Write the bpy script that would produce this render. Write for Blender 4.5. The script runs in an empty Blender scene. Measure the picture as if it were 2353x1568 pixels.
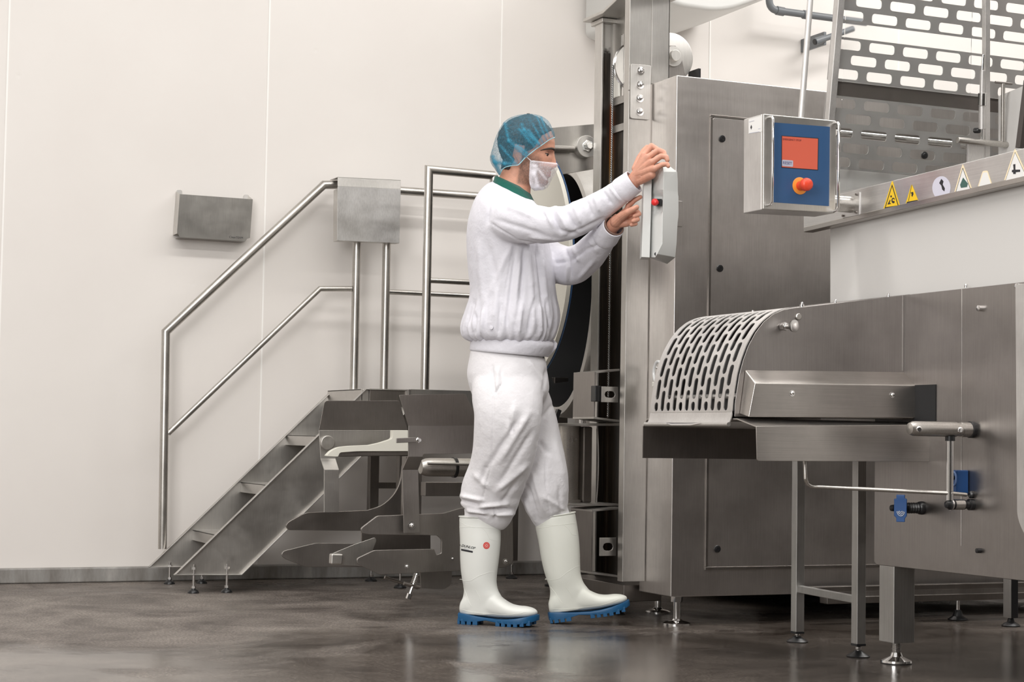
import bpy, bmesh, math, random
from mathutils import Vector, Matrix, noise
from mathutils.geometry import tessellate_polygon
random.seed(7)
D2 = bpy.data
SC = bpy.context.scene
COL = SC.collection

# ---------------------------------------------------------------- camera
F_PX = 4200.0; YAW = math.radians(24); PITCH = math.atan(218/4200); ROLL = math.radians(.95)
EYE = Vector((0, 0, .68))
RIGHT = Vector((math.cos(YAW), -math.sin(YAW), 0)); FLAT = Vector((math.sin(YAW), math.cos(YAW), 0)); UPZ = Vector((0, 0, 1))
FWD = FLAT*math.cos(PITCH) + UPZ*math.sin(PITCH)
UPC = UPZ*math.cos(PITCH) - FLAT*math.sin(PITCH)
cr_, sr_ = math.cos(ROLL), math.sin(ROLL)
cam_data = D2.cameras.new('camera'); cam = D2.objects.new('camera', cam_data); COL.objects.link(cam)
cx_ = RIGHT*cr_ + UPC*sr_; cy_ = UPC*cr_ - RIGHT*sr_
M_ = Matrix((cx_, cy_, -FWD)).transposed().to_4x4(); M_.translation = EYE
cam.matrix_world = M_
cam_data.sensor_width = 36; cam_data.lens = F_PX/2353*36; cam_data.clip_start = .05
SC.camera = cam

# ---------------------------------------------------------------- world, exposure
w = D2.worlds.new('world'); SC.world = w; w.use_nodes = True
w.node_tree.nodes['Background'].inputs[0].default_value = (.9, .93, 1, 1)
w.node_tree.nodes['Background'].inputs[1].default_value = .25
SC.view_settings.view_transform = 'Standard'; SC.view_settings.look = 'None'
SC.view_settings.gamma = 1; SC.view_settings.use_curve_mapping = False
SC.view_settings.exposure = -0.06

def area(name, loc, target, sx, sy, power, color=(1, 1, 1)):
    l = D2.lights.new(name, 'AREA'); l.shape = 'RECTANGLE'; l.size = sx; l.size_y = sy; l.energy = power; l.color = color
    o = D2.objects.new(name, l); COL.objects.link(o); o.location = loc
    o.rotation_euler = (Vector(target)-Vector(loc)).to_track_quat('-Z', 'Y').to_euler()
    return o
# rows of ceiling panels, and the big soft lamp the photographer stands to the left of the camera
for yy_, pw_ in ((.8, 105), (3.2, 170), (5.4, 150), (7.0, 32)):
    area('ceiling_light_row', (2.4, yy_, 4.3), (2.4, yy_, 0), 9.0, .35, pw_, (1, .98, .955))
area('ceiling_light_row', (6.6, 6.3, 4.3), (6.2, 7.6, 1.5), 3.6, .35, 75, (1, .98, .955))  # extra row added to brighten the upper right wall
area('photo_softbox', (-1.3, 1.6, 2.3), (2.4, 6.9, .6), 2.0, 2.0, 165, (1, .985, .97))


# ---------------------------------------------------------------- unprojection onto real planes
def P(px, py, X=None, Y=None, Z=None, D=None):
    x = px-1176.5; y = 784-py
    xu = x*cr_-y*sr_; yu = x*sr_+y*cr_
    d = FWD*F_PX + RIGHT*xu + UPC*yu
    if X is not None: k = X/d.x
    elif Y is not None: k = Y/d.y
    elif Z is not None: k = (Z-EYE.z)/d.z
    else: k = D/d.dot(FLAT)
    return EYE + d*k

# ---------------------------------------------------------------- objects
def empty(name, loc, label, cat, group=None):
    o = D2.objects.new(name, None); COL.objects.link(o); o.location = loc; o.empty_display_size = .1
    o['label'] = label; o['category'] = cat
    if group: o['group'] = group
    return o
def tag(o, label, cat, group=None):
    o['label'] = label; o['category'] = cat
    if group: o['group'] = group
    return o
def rootloc(p):
    v = Vector((0, 0, 0))
    while p is not None:
        v += Vector(p.location); p = p.parent
    return v

class MB:
    """collects shapes given in world coordinates and links them as one mesh object"""
    def __init__(s): s.bm = bmesh.new()
    def faces(s, vs, fs):
        bv = [s.bm.verts.new(v) for v in vs]
        for f in fs:
            try: s.bm.faces.new([bv[i] for i in f])
            except ValueError: pass
        return bv
    def prism(s, pts, vec):
        pts = [Vector(p) for p in pts]; vec = Vector(vec); n = len(pts)
        tri = tessellate_polygon([pts])
        vs = pts+[p+vec for p in pts]
        fs = []
        bv = [s.bm.verts.new(v) for v in vs]
        try:
            s.bm.faces.new(bv[:n]); s.bm.faces.new(bv[n:][::-1])
        except ValueError: pass
        for i in range(n):
            j = (i+1) % n
            s.bm.faces.new([bv[i], bv[j], bv[n+j], bv[n+i]])
        return s
    def plate(s, px, t, X=None, Y=None, Z=None):
        """outline read off one real plane, thickened away from the camera"""
        pts = [P(a, b, X=X, Y=Y, Z=Z) for a, b in px]
        v = (t, 0, 0) if X is not None else (0, t, 0) if Y is not None else (0, 0, t)
        return s.prism(pts, v)
    def box(s, x0, x1, y0, y1, z0, z1):
        return s.prism([(x0, y0, z0), (x1, y0, z0), (x1, y1, z0), (x0, y1, z0)], (0, 0, z1-z0))
    def obox(s, c, ax, ay, az):
        c, ax, ay, az = map(Vector, (c, ax, ay, az))
        return s.prism([c-ax-ay-az, c+ax-ay-az, c+ax+ay-az, c-ax+ay-az], az*2)
    def tube(s, pts, r, n=16, cap=True, closed=False):
        pts = [Vector(p) for p in pts]; m = len(pts)
        rs = r if isinstance(r, (list, tuple)) else [r]*m
        rings = []
        t0 = (pts[1]-pts[0]).normalized()
        a = t0.orthogonal().normalized()
        for i, p in enumerate(pts):
            if i == 0: tin = tout = (pts[1]-pts[0]).normalized()
            elif i == m-1: tin = tout = (pts[-1]-pts[-2]).normalized()
            else: tin = (p-pts[i-1]).normalized(); tout = (pts[i+1]-p).normalized()
            t = (tin+tout).normalized()
            a = (a-t*a.dot(t)).normalized(); b = t.cross(a)
            k = 1/max(.35, t.dot(tin)); bend = (tout-tin)
            ring = []
            for j in range(n):
                th = 2*math.pi*j/n
                o = a*math.cos(th)+b*math.sin(th)
                if bend.length > 1e-4:
                    bd = bend.normalized(); c = o.dot(bd); o = o+bd*c*(k-1)
                ring.append(s.bm.verts.new(p+o*rs[i]))
            rings.append(ring)
        for i in range(m-1):
            for j in range(n):
                s.bm.faces.new([rings[i][j], rings[i][(j+1) % n], rings[i+1][(j+1) % n], rings[i+1][j]])
        if cap:
            s.bm.faces.new(rings[0][::-1]); s.bm.faces.new(rings[-1])
        return s
    def cyl(s, p0, p1, r, r1=None, n=24):
        return s.tube([p0, p1], [r, r if r1 is None else r1], n)
    def lathe(s, prof, c, axis=(0, 0, 1), n=32, cap=True):
        """prof = [(distance along the axis, radius)]"""
        c = Vector(c); ax = Vector(axis).normalized(); a = ax.orthogonal().normalized(); b = ax.cross(a)
        rings = [[s.bm.verts.new(c+ax*h+(a*math.cos(2*math.pi*j/n)+b*math.sin(2*math.pi*j/n))*max(r, 1e-5)) for j in range(n)] for h, r in prof]
        for i in range(len(prof)-1):
            for j in range(n):
                s.bm.faces.new([rings[i][j], rings[i][(j+1) % n], rings[i+1][(j+1) % n], rings[i+1][j]])
        if cap:
            s.bm.faces.new(rings[0][::-1]); s.bm.faces.new(rings[-1])
        return s
    def grid(s, rows, close_u=False):
        R = [[s.bm.verts.new(p) for p in row] for row in rows]
        for i in range(len(R)-1):
            n = len(R[i])
            for j in range(n if close_u else n-1):
                s.bm.faces.new([R[i][j], R[i][(j+1) % n], R[i+1][(j+1) % n], R[i+1][j]])
        return R
    def build(s, name, m, parent=None, smooth=True, bevel=0, seg=2, solid=0, ang=35, recalc=True, solid_split=False):
        if recalc: bmesh.ops.recalc_face_normals(s.bm, faces=s.bm.faces[:])
        me = D2.meshes.new(name)
        off = rootloc(parent)
        if parent is None:
            # a thing that is one mesh has its origin at its own base
            vs = [v.co for v in s.bm.verts]
            off = Vector(((min(v.x for v in vs)+max(v.x for v in vs))/2, (min(v.y for v in vs)+max(v.y for v in vs))/2, min(v.z for v in vs)))
        bmesh.ops.translate(s.bm, verts=s.bm.verts[:], vec=-off)
        s.bm.to_mesh(me); s.bm.free()
        for mm in (m if isinstance(m, (list, tuple)) else [m]): me.materials.append(mm)
        o = D2.objects.new(name, me); COL.objects.link(o)
        if parent is not None: o.parent = parent
        else: o.location = off
        if smooth:
            for p in me.polygons: p.use_smooth = True
            me.set_sharp_from_angle(angle=math.radians(ang))
        if solid:
            md = o.modifiers.new('solid', 'SOLIDIFY'); md.thickness = solid; md.offset = 0
            if solid_split: md = o.modifiers.new('split', 'EDGE_SPLIT'); md.split_angle = math.radians(50)
        if bevel:
            md = o.modifiers.new('bevel', 'BEVEL'); md.width = bevel; md.segments = seg; md.limit_method = 'ANGLE'; md.angle_limit = math.radians(40)
            md.harden_normals = True
        return o

def rrect(cx, cy, w, h, r, n=5):
    out = []
    for (sx, sy, a0) in ((1, 1, 0), (-1, 1, 90), (-1, -1, 180), (1, -1, 270)):
        for k in range(n+1):
            a = math.radians(a0+90*k/n)
            out.append((cx+sx*(w/2-r)+r*math.cos(a), cy+sy*(h/2-r)+r*math.sin(a)))
    return out
def rpoly(pts, r, n=4):
    """rounds the corners of a 2D polygon; r may be one radius or one per corner"""
    out = []; m = len(pts)
    for i in range(m):
        p = Vector((*pts[i], 0)); a = Vector((*pts[i-1], 0)); b = Vector((*pts[(i+1) % m], 0))
        rr = r[i] if isinstance(r, (list, tuple)) else r
        d1 = (a-p); d2 = (b-p); q = min(rr, d1.length*.45, d2.length*.45)
        if q < .3: out.append((p.x, p.y)); continue
        s = p+d1.normalized()*q; e = p+d2.normalized()*q
        for k in range(n+1):
            t = k/n; v = s*(1-t)**2+p*2*t*(1-t)+e*t*t
            out.append((v.x, v.y))
    return out

def slotted(mb, nu, nv, pu, pv, sw, sh, mapf, stagger=.5, u0=0, v0=0, corner=None, skip=None):
    """sheet of nu x nv cells of pu x pv, each with one rounded slot sw x sh; rows staggered; mapf(u, v) -> point"""
    r = corner or sh*.45
    cache = {}
    def vert(u, v):
        k = (round(u, 5), round(v, 5))
        if k not in cache: cache[k] = mb.bm.verts.new(mapf(u, v))
        return cache[k]
    U0, U1 = u0, u0+nu*pu
    for j in range(nv):
        vb = v0+j*pv; off = (stagger*pu if j % 2 else 0)
        for i in range(-1, nu+1):
            a = u0+i*pu+off; b = a+pu
            ca, cb = max(a, U0), min(b, U1)
            if cb-ca < 1e-6: continue
            cx, cy = (a+b)/2, vb+pv/2
            if cb-ca < pu-1e-6:      # a half cell at the rim: its slot is cut short
                cx = (ca+cb)/2; w2 = (cb-ca)-(pu-sw)
                if w2 < sh*1.2: w2 = 0
            else: w2 = sw
            if w2 == 0 or (skip and skip(cx, cy)):
                n = 5
                pts = [(ca+(cb-ca)*k/4, vb) for k in range(4)]+[(cb, vb+pv*k/4) for k in range(4)]+[(cb-(cb-ca)*k/4, vb+pv) for k in range(4)]+[(ca, vb+pv-pv*k/4) for k in range(4)]
                cv = mb.bm.verts.new(mapf((ca+cb)/2, cy))
                vv = [vert(*p) for p in pts]
                for k in range(16): mb.bm.faces.new([vv[k], vv[(k+1) % 16], cv])
                continue
            # outer ring of 16 points, inner ring of 16 points
            outer = [(ca+(cb-ca)*k/4, vb) for k in range(4)]+[(cb, vb+pv*k/4) for k in range(4)]+[(cb-(cb-ca)*k/4, vb+pv) for k in range(4)]+[(ca, vb+pv-pv*k/4) for k in range(4)]
            x0, x1, y0, y1 = cx-w2/2, cx+w2/2, cy-sh/2, cy+sh/2
            q = r*.3
            inner = [(x0+q, y0+q), (x0+r, y0), (cx, y0), (x1-r, y0), (x1-q, y0+q), (x1, y0+r), (x1, cy), (x1, y1-r), (x1-q, y1-q), (x1-r, y1), (cx, y1), (x0+r, y1), (x0+q, y1-q), (x0, y1-r), (x0, cy), (x0, y0+r)]
            ov = [vert(*p) for p in outer]; iv = [mb.bm.verts.new(mapf(*p)) for p in inner]
            for k in range(16):
                mb.bm.faces.new([ov[k], ov[(k+1) % 16], iv[(k+1) % 16], iv[k]])
    return mb

# ---------------------------------------------------------------- materials
MAT = {}
def nt(name):
    m = D2.materials.new(name); m.use_nodes = True; t = m.node_tree
    b = t.nodes['Principled BSDF']; return m, t, b
def N(t, typ, **kw):
    n = t.nodes.new(typ)
    for k, v in kw.items():
        if k.startswith('_'): setattr(n, k[1:], v)
        else: n.inputs[k].default_value = v
    return n
def ramp(t, src, stops):
    r = t.nodes.new('ShaderNodeValToRGB'); t.links.new(src, r.inputs[0])
    el = r.color_ramp.elements
    while len(el) > 1: el.remove(el[-1])
    el[0].position, el[0].color = stops[0][0], (*stops[0][1], 1)
    for p, c in stops[1:]:
        e = el.new(p); e.color = (*c, 1)
    return r
def g3(v): return (v, v, v)

def plain(name, col, rough=.5, metal=0, bump=0, bscale=200, emit=0, trans=0, alpha=1, coat=0, sss=0):
    m, t, b = nt(name)
    b.inputs['Base Color'].default_value = (*col, 1); b.inputs['Roughness'].default_value = rough; b.inputs['Metallic'].default_value = metal
    if emit: b.inputs['Emission Color'].default_value = (*col, 1); b.inputs['Emission Strength'].default_value = emit
    if trans: b.inputs['Transmission Weight'].default_value = trans; b.inputs['IOR'].default_value = 1.45
    if alpha < 1: b.inputs['Alpha'].default_value = alpha
    if coat: b.inputs['Coat Weight'].default_value = coat
    if sss:
        b.inputs['Subsurface Weight'].default_value = sss; b.inputs['Subsurface Radius'].default_value = (.012, .004, .002); b.inputs['Subsurface Scale'].default_value = 1
    tc = N(t, 'ShaderNodeTexCoord'); nz = N(t, 'ShaderNodeTexNoise', Scale=bscale, Detail=3.0); t.links.new(tc.outputs['Object'], nz.inputs['Vector'])
    if bump:
        bp = N(t, 'ShaderNodeBump', Strength=bump, Distance=.002); t.links.new(nz.outputs[0], bp.inputs['Height']); t.links.new(bp.outputs[0], b.inputs['Normal'])
    else:
        mr = N(t, 'ShaderNodeMapRange'); mr.inputs['To Min'].default_value = max(0, rough-.04); mr.inputs['To Max'].default_value = rough+.04
        t.links.new(nz.outputs[0], mr.inputs['Value']); t.links.new(mr.outputs[0], b.inputs['Roughness'])
    MAT[name] = m; return m

def steel(name, col=(.62, .6, .57), rough=.36, grain=(1, 1, .02), gscale=700, var=.12, bump=.12, smear=.0):
    """brushed stainless steel, the grain runs along the axis with the small factor"""
    m, t, b = nt(name)
    b.inputs['Metallic'].default_value = 1
    tc = N(t, 'ShaderNodeTexCoord'); mp = N(t, 'ShaderNodeMapping'); mp.inputs['Scale'].default_value = grain
    t.links.new(tc.outputs['Object'], mp.inputs['Vector'])
    g = N(t, 'ShaderNodeTexNoise', Scale=gscale, Detail=2.0); t.links.new(mp.outputs[0], g.inputs['Vector'])
    c = N(t, 'ShaderNodeTexNoise', Scale=5.0, Detail=5.0, Roughness=.65); t.links.new(tc.outputs['Object'], c.inputs['Vector'])
    mr = N(t, 'ShaderNodeMapRange'); mr.inputs['From Min'].default_value = .3; mr.inputs['From Max'].default_value = .7
    mr.inputs['To Min'].default_value = rough-var/2; mr.inputs['To Max'].default_value = rough+var/2
    t.links.new(c.outputs[0], mr.inputs['Value']); t.links.new(mr.outputs[0], b.inputs['Roughness'])
    lo = tuple(x*.86 for x in col)
    r = ramp(t, c.outputs[0], [(.35, lo), (.62, col)]); 
    mx = N(t, 'ShaderNodeMix', _data_type='RGBA', _blend_type='MULTIPLY'); mx.inputs[0].default_value = .35
    r2 = ramp(t, g.outputs[0], [(.35, g3(.72)), (.6, g3(1))])
    t.links.new(r.outputs[0], mx.inputs[6]); t.links.new(r2.outputs[0], mx.inputs[7]); t.links.new(mx.outputs[2], b.inputs['Base Color'])
    bp = N(t, 'ShaderNodeBump', Strength=bump, Distance=.0006); t.links.new(g.outputs[0], bp.inputs['Height']); t.links.new(bp.outputs[0], b.inputs['Normal'])
    b.inputs['Anisotropic'].default_value = .0
    MAT[name] = m; return m
steel('steel', rough=.38)
steel('steel_h', rough=.38, grain=(.02, 1, 1))
steel('steel_tube', col=(.60, .575, .54), rough=.33, grain=(.3, .3, .3), bump=.05)
steel('steel_bright', col=(.78, .77, .75), rough=.2, bump=.03)
steel('steel_dark', col=(.30, .275, .255), rough=.38)
steel('steel_plate', col=(.37, .345, .325), rough=.40, grain=(1, 1, .02))
steel('steel_matte', col=(.72, .70, .67), rough=.5, bump=.06)
plain('chrome', (.8, .79, .78), .12, 1)
plain('black_rubber', (.012, .012, .013), .35)
plain('black_plastic', (.015, .015, .016), .3)
plain('dark_inside', (.012, .012, .013), .6)
plain('white_plastic', (.8, .78, .72), .4)
plain('cream_plastic', (.74, .72, .64), .45)
plain('grey_pipe', (.16, .17, .18), .4)
plain('pendant_grey', (.68, .69, .675), .45)
plain('red_button', (.72, .03, .03), .3)
plain('orange_red', (.80, .07, .03), .35)
plain('orange', (.85, .30, .04), .4)
plain('blue_panel', (.028, .085, .20), .42)
plain('blue_plastic', (.015, .075, .24), .35)
plain('screen_red', (.58, .115, .07), .3, emit=.12)
plain('key_grey', (.45, .46, .55), .4)
plain('ink', (.02, .02, .025), .5)
plain('yellow', (.85, .55, .02), .4)
plain('sticker_white', (.78, .77, .75), .45)
plain('sticker_cream', (.85, .72, .5), .45)
plain('sticker_lilac', (.62, .61, .70), .45)
plain('green_teal', (.05, .12, .1), .5)

# ================================================================ the setting
WALLY = 8.22
def struct(o): o['kind'] = 'structure'; return o
# wall panels: off-white insulated sandwich panels
m, t, b = nt('wall_panel')
tc = N(t, 'ShaderNodeTexCoord'); nz = N(t, 'ShaderNodeTexNoise', Scale=1.3, Detail=4.0, Roughness=.55); t.links.new(tc.outputs['Object'], nz.inputs['Vector'])
r = ramp(t, nz.outputs[0], [(.3, (.74, .70, .665)), (.7, (.775, .74, .705))]); t.links.new(r.outputs[0], b.inputs['Base Color'])
b.inputs['Roughness'].default_value = .42
vo = N(t, 'ShaderNodeTexVoronoi', Scale=3.2); t.links.new(tc.outputs['Object'], vo.inputs['Vector'])
rr_ = ramp(t, vo.outputs['Distance'], [(.0, g3(0)), (.05, g3(1))])
bp = N(t, 'ShaderNodeBump', Strength=.25, Distance=.004); t.links.new(rr_.outputs[0], bp.inputs['Height'])
nz2 = N(t, 'ShaderNodeTexNoise', Scale=2.0, Detail=1.0); t.links.new(tc.outputs['Object'], nz2.inputs['Vector'])
bp2 = N(t, 'ShaderNodeBump', Strength=.25, Distance=.02); t.links.new(nz2.outputs[0], bp2.inputs['Height']); t.links.new(bp.outputs[0], bp2.inputs['Normal'])
t.links.new(bp2.outputs[0], b.inputs['Normal'])
MAT['wall'] = m
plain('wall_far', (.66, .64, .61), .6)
plain('seam_white', (.9, .88, .85), .4)
plain('wall_dim', (.085, .08, .078), .6)  # for the added panels that darken reflections
plain('ceiling_white', (.72, .71, .69), .6)
# wet grey-brown resin floor
m, t, b = nt('floor_resin')
tc = N(t, 'ShaderNodeTexCoord')
gr = N(t, 'ShaderNodeTexNoise', Scale=110.0, Detail=4.0, Roughness=.75); t.links.new(tc.outputs['Object'], gr.inputs['Vector'])
pa = N(t, 'ShaderNodeTexNoise', Scale=1.1, Detail=6.0, Roughness=.6, Distortion=.4); t.links.new(tc.outputs['Object'], pa.inputs['Vector'])
st = N(t, 'ShaderNodeTexNoise', Scale=2.6, Detail=7.0, Roughness=.68, Distortion=.5); t.links.new(tc.outputs['Object'], st.inputs['Vector'])
sx_ = N(t, 'ShaderNodeSeparateXYZ'); t.links.new(tc.outputs['Object'], sx_.inputs[0])
gy = N(t, 'ShaderNodeMapRange'); gy.inputs['From Min'].default_value = 4.05; gy.inputs['From Max'].default_value = 3.3; gy.inputs['To Min'].default_value = -.09; gy.inputs['To Max'].default_value = .10
oy = N(t, 'ShaderNodeMath', _operation='SUBTRACT'); oy.inputs[1].default_value = .0; t.links.new(sx_.outputs['Y'], oy.inputs[0]); t.links.new(oy.outputs[0], gy.inputs['Value'])
gx_ = N(t, 'ShaderNodeMapRange'); gx_.inputs['From Min'].default_value = -1.6; gx_.inputs['From Max'].default_value = .2; gx_.inputs['To Min'].default_value = -.10; gx_.inputs['To Max'].default_value = .05
t.links.new(sx_.outputs['X'], gx_.inputs['Value'])
ad0 = N(t, 'ShaderNodeMath', _operation='ADD'); t.links.new(gx_.outputs[0], ad0.inputs[0]); t.links.new(gy.outputs[0], ad0.inputs[1])
adw = N(t, 'ShaderNodeMath', _operation='ADD'); t.links.new(pa.outputs[0], adw.inputs[0]); t.links.new(ad0.outputs[0], adw.inputs[1])
wet = ramp(t, adw.outputs[0], [(.42, g3(0)), (.58, g3(1))])            # 1 = standing water
base = ramp(t, st.outputs[0], [(.36, (.060, .048, .040)), (.47, (.120, .101, .088)), (.64, (.205, .178, .156))])
gcol = ramp(t, gr.outputs[0], [(.34, g3(.35)), (.5, g3(.9)), (.66, g3(2.1))])
mx = N(t, 'ShaderNodeMix', _data_type='RGBA', _blend_type='MULTIPLY'); mx.inputs[0].default_value = .95
t.links.new(base.outputs[0], mx.inputs[6]); t.links.new(gcol.outputs[0], mx.inputs[7])
mw = N(t, 'ShaderNodeMix', _data_type='RGBA', _blend_type='MULTIPLY'); mw.inputs[7].default_value = (.62, .60, .58, 1)
t.links.new(wet.outputs[0], mw.inputs[0]); t.links.new(mx.outputs[2], mw.inputs[6]); t.links.new(mw.outputs[2], b.inputs['Base Color'])
ro = N(t, 'ShaderNodeMapRange'); ro.inputs['To Min'].default_value = .52; ro.inputs['To Max'].default_value = .12
t.links.new(wet.outputs[0], ro.inputs['Value']); t.links.new(ro.outputs[0], b.inputs['Roughness'])
bs = N(t, 'ShaderNodeMapRange'); bs.inputs['To Min'].default_value = .9; bs.inputs['To Max'].default_value = .12
t.links.new(wet.outputs[0], bs.inputs['Value'])
bp = N(t, 'ShaderNodeBump', Distance=.003); t.links.new(bs.outputs[0], bp.inputs['Strength']); t.links.new(gr.outputs[0], bp.inputs['Height']); t.links.new(bp.outputs[0], b.inputs['Normal'])
MAT['floor'] = m

X0, X1, Y0, Y1, ZC = -4.5, 9.5, -4.0, WALLY, 4.4
struct(MB().box(X0, X1, Y0, Y1+.2, -.1, 0).build('floor', MAT['floor']))
struct(MB().box(X0, X1, Y1, Y1+.2, 0, ZC).build('wall_back', MAT['wall']))
struct(MB().box(X0-.2, X0, Y0, Y1+.2, 0, ZC).build('wall_left', MAT['wall_far']))
struct(MB().box(X1, X1+.2, Y0, Y1+.2, 0, ZC).build('wall_right', MAT['wall_far']))
struct(MB().box(X1-.02, X1-.001, Y0, 5.0, .0, 1.9).build('trim_right', MAT['wall_dim']))  # unseen dark panel added so the lower steel reflects dark
struct(MB().box(X0, X1-.02, Y0+.001, Y0+.02, .0, 1.9).build('trim_front', MAT['wall_dim']))  # its counterpart behind the camera, also added for dark reflections
struct(MB().box(X0-.2, X1+.2, Y0-.2, Y0, 0, ZC).build('wall_front', MAT['wall_far']))
struct(MB().box(X0-.2, X1+.2, Y0-.2, Y1+.2, ZC, ZC+.2).build('ceiling', MAT['ceiling_white']))
# kerb along the back wall
m, t, b = nt('kerb')
tc = N(t, 'ShaderNodeTexCoord'); mp = N(t, 'ShaderNodeMapping'); mp.inputs['Scale'].default_value = (1, 1, .25); t.links.new(tc.outputs['Object'], mp.inputs['Vector'])
nz = N(t, 'ShaderNodeTexNoise', Scale=12.0, Detail=5.0, Roughness=.7); t.links.new(mp.outputs[0], nz.inputs['Vector'])
r = ramp(t, nz.outputs[0], [(.3, (.17, .155, .14)), (.55, (.27, .26, .245)), (.75, (.40, .38, .36))]); t.links.new(r.outputs[0], b.inputs['Base Color'])
b.inputs['Roughness'].default_value = .4
bp = N(t, 'ShaderNodeBump', Strength=.3, Distance=.004); t.links.new(nz.outputs[0], bp.inputs['Height']); t.links.new(bp.outputs[0], b.inputs['Normal'])
MAT['kerb'] = m
struct(MB().box(X0, X1, WALLY-.035, WALLY-.002, .0, .067).build('baseboard_back', MAT['kerb'], bevel=.008))
for k in range(-4, 6):      # joints between the wall panels
    x = 2.388+1.187*k
    struct(MB().box(x-.004, x+.004, WALLY-.0025, WALLY+.001, .067, ZC).build('trim_%d' % (k+5), MAT['seam_white']))

# cooling unit under the ceiling at the back wall: only its pale rounded belly shows
cu = MB()
pts = [P(x, y, Y=7.3) for x, y in rpoly([(1540, -260), (1538, 2), (1566, 14), (1660, 28), (1762, -6), (1830, -30), (1830, -260)], [0, 20, 30, 60, 40, 0, 0], 6)]
cu.prism(pts, (0, .88, 0))
tag(cu.build('cooling_unit', plain('cooler_white', (.62, .62, .6), .4), bevel=.02, seg=3), 'pale rounded underside of the cooling unit high on the back wall above the cabinet', 'cooling unit')

# grey plastic pipes on the back wall
def bendpts(p, r, n=6):
    out = [Vector(p[0])]
    for i in range(1, len(p)-1):
        a, c, d = Vector(p[i-1]), Vector(p[i]), Vector(p[i+1])
        s = c+(a-c).normalized()*r; e = c+(d-c).normalized()*r
        for k in range(n+1):
            q = k/n; out.append(s*(1-q)**2+c*2*q*(1-q)+e*q*q)
    out.append(Vector(p[-1])); return out
YP = 8.05
rt = empty('drain_pipe', P(1766, 20, Y=YP), 'grey plastic pipe with an elbow coming down and running right, high on the wall', 'pipe')
path = bendpts([P(1764, -150, Y=YP), P(1768, 22, Y=YP), P(1990, 52, Y=YP)], .05)
MB().tube(path, .019, 20).build('pipe', MAT['grey_pipe'], rt)
for a, bq in (((1764, -30), (1764, -3)), ((1784, 24), (1801, 27)), ((1845, 33), (1858, 35))):
    MB().cyl(P(*a, Y=YP), P(*bq, Y=YP), .0235, n=20).build('pipe_socket', MAT['grey_pipe'], rt, bevel=.002)
rt = empty('capped_pipe', P(1872, 95, Y=8.0), 'short grey pipe end with a black mouth, right below the elbowed pipe', 'pipe')
q0, q1 = P(1874, 96, Y=8.0), P(1960, 66, Y=8.0)
MB().cyl(q0, q1, .016, n=20).build('pipe', MAT['grey_pipe'], rt)
dd = (q1-q0).normalized()
MB().cyl(q0-dd*.004, q0+dd*.055, .0205, n=20).build('pipe_collar', MAT['grey_pipe'], rt, bevel=.002)
MB().cyl(q0-dd*.008, q0-dd*.003, .015, n=20).build('pipe_mouth', MAT['black_rubber'], rt)
pc = P(1896, 88, Y=8.0)
MB().box(pc.x-.008, pc.x+.008, pc.y, WALLY, pc.z-.035, pc.z+.035).build('wall_clip', MAT['grey_pipe'], rt, bevel=.002)

# ================================================================ stair and platform
ST, STH = MAT['steel'], MAT['steel_h']
YN_, YF_ = 7.58, 8.05
stairs = empty('access_platform', (2.0, 7.8, 0), 'stainless steel stair and platform with tube handrails against the white wall', 'stairs')
def foot(root, x, y, ztop, r=.024, rod=.0055, name='levelling_foot', below=None):
    f = MB().lathe([(0, r*1.0), (.004, r), (.012, r*.78), (.016, r*.42), (.020, rod*1.6)], (x, y, .0)).build(name, MAT['black_rubber'], root)
    MB().cyl((x, y, .018), (x, y, ztop), rod, n=12).cyl((x, y, .020), (x, y, .030), rod*1.9, n=6).cyl((x, y, ztop-.022), (x, y, ztop-.012), rod*1.9, n=6).build('threaded_rod', MAT['chrome'], f)
    return f
def stringer(px, Y, name='stringer'):
    o = MB().plate(px, .005, Y=Y)
    pts = [P(a, b, Y=Y) for a, b in px]
    n = len(pts)
    for i in range(n):                                   # folded rim towards the viewer
        a, b2 = pts[i], pts[(i+1) % n]
        d = (b2-a).normalized(); nn = Vector((d.z, 0, -d.x))
        c = sum(pts, Vector())/n
        if nn.dot(c-a) < 0: nn = -nn
        o.prism([a, b2, b2+nn*.005, a+nn*.005], (0, -.022, 0))
    return o.build(name, ST, stairs, bevel=.0012)
near_px = [(398, 1322), (553, 1322), (829, 1046), (829, 952), (843, 893), (838, 893), (735, 990)]
# near stringer: bottom corners, then up the slope
A_, B_, C_, D_ = P(398, 1322, Y=YN_), P(553, 1322, Y=YN_), P(820, 1056, Y=YN_), P(838, 894, Y=YN_)
slope = (D_-A_).normalized()
zt = D_.z
E_ = B_+slope*((zt-.10-B_.z)/slope.z)
def str3(Y, dx=0):
    pts = [Vector((p.x+dx, Y, p.z)) for p in (A_, B_, E_, Vector((E_.x, Y, zt)), D_)]
    o = MB().prism(pts, (0, .005, 0)); n = len(pts); c = sum(pts, Vector())/n
    for i in range(n):
        a, b2 = pts[i], pts[(i+1) % n]; d = (b2-a).normalized(); nn = Vector((d.z, 0, -d.x))
        if nn.dot(c-a) < 0: nn = -nn
        o.prism([a, b2, b2+nn*.004, a+nn*.004], (0, -.020, 0))
    return o.build('stringer', ST, stairs, bevel=.001)
str3(YN_); str3(YF_-.005)
risers = [P(442, 1218, Y=YF_), P(552, 1108, Y=YF_), P(656, 1000, Y=YF_)]
for p in risers:
    o = MB().box(p.x, p.x+.005, YN_+.005, YF_-.005, p.z-.046, p.z)
    o.box(p.x, p.x+.23, YN_+.005, YF_-.005, p.z-.005, p.z)
    o.box(p.x+.225, p.x+.23, YN_+.005, YF_-.005, p.z-.046, p.z)
    o.build('tread', STH, stairs, bevel=.0015)
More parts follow.
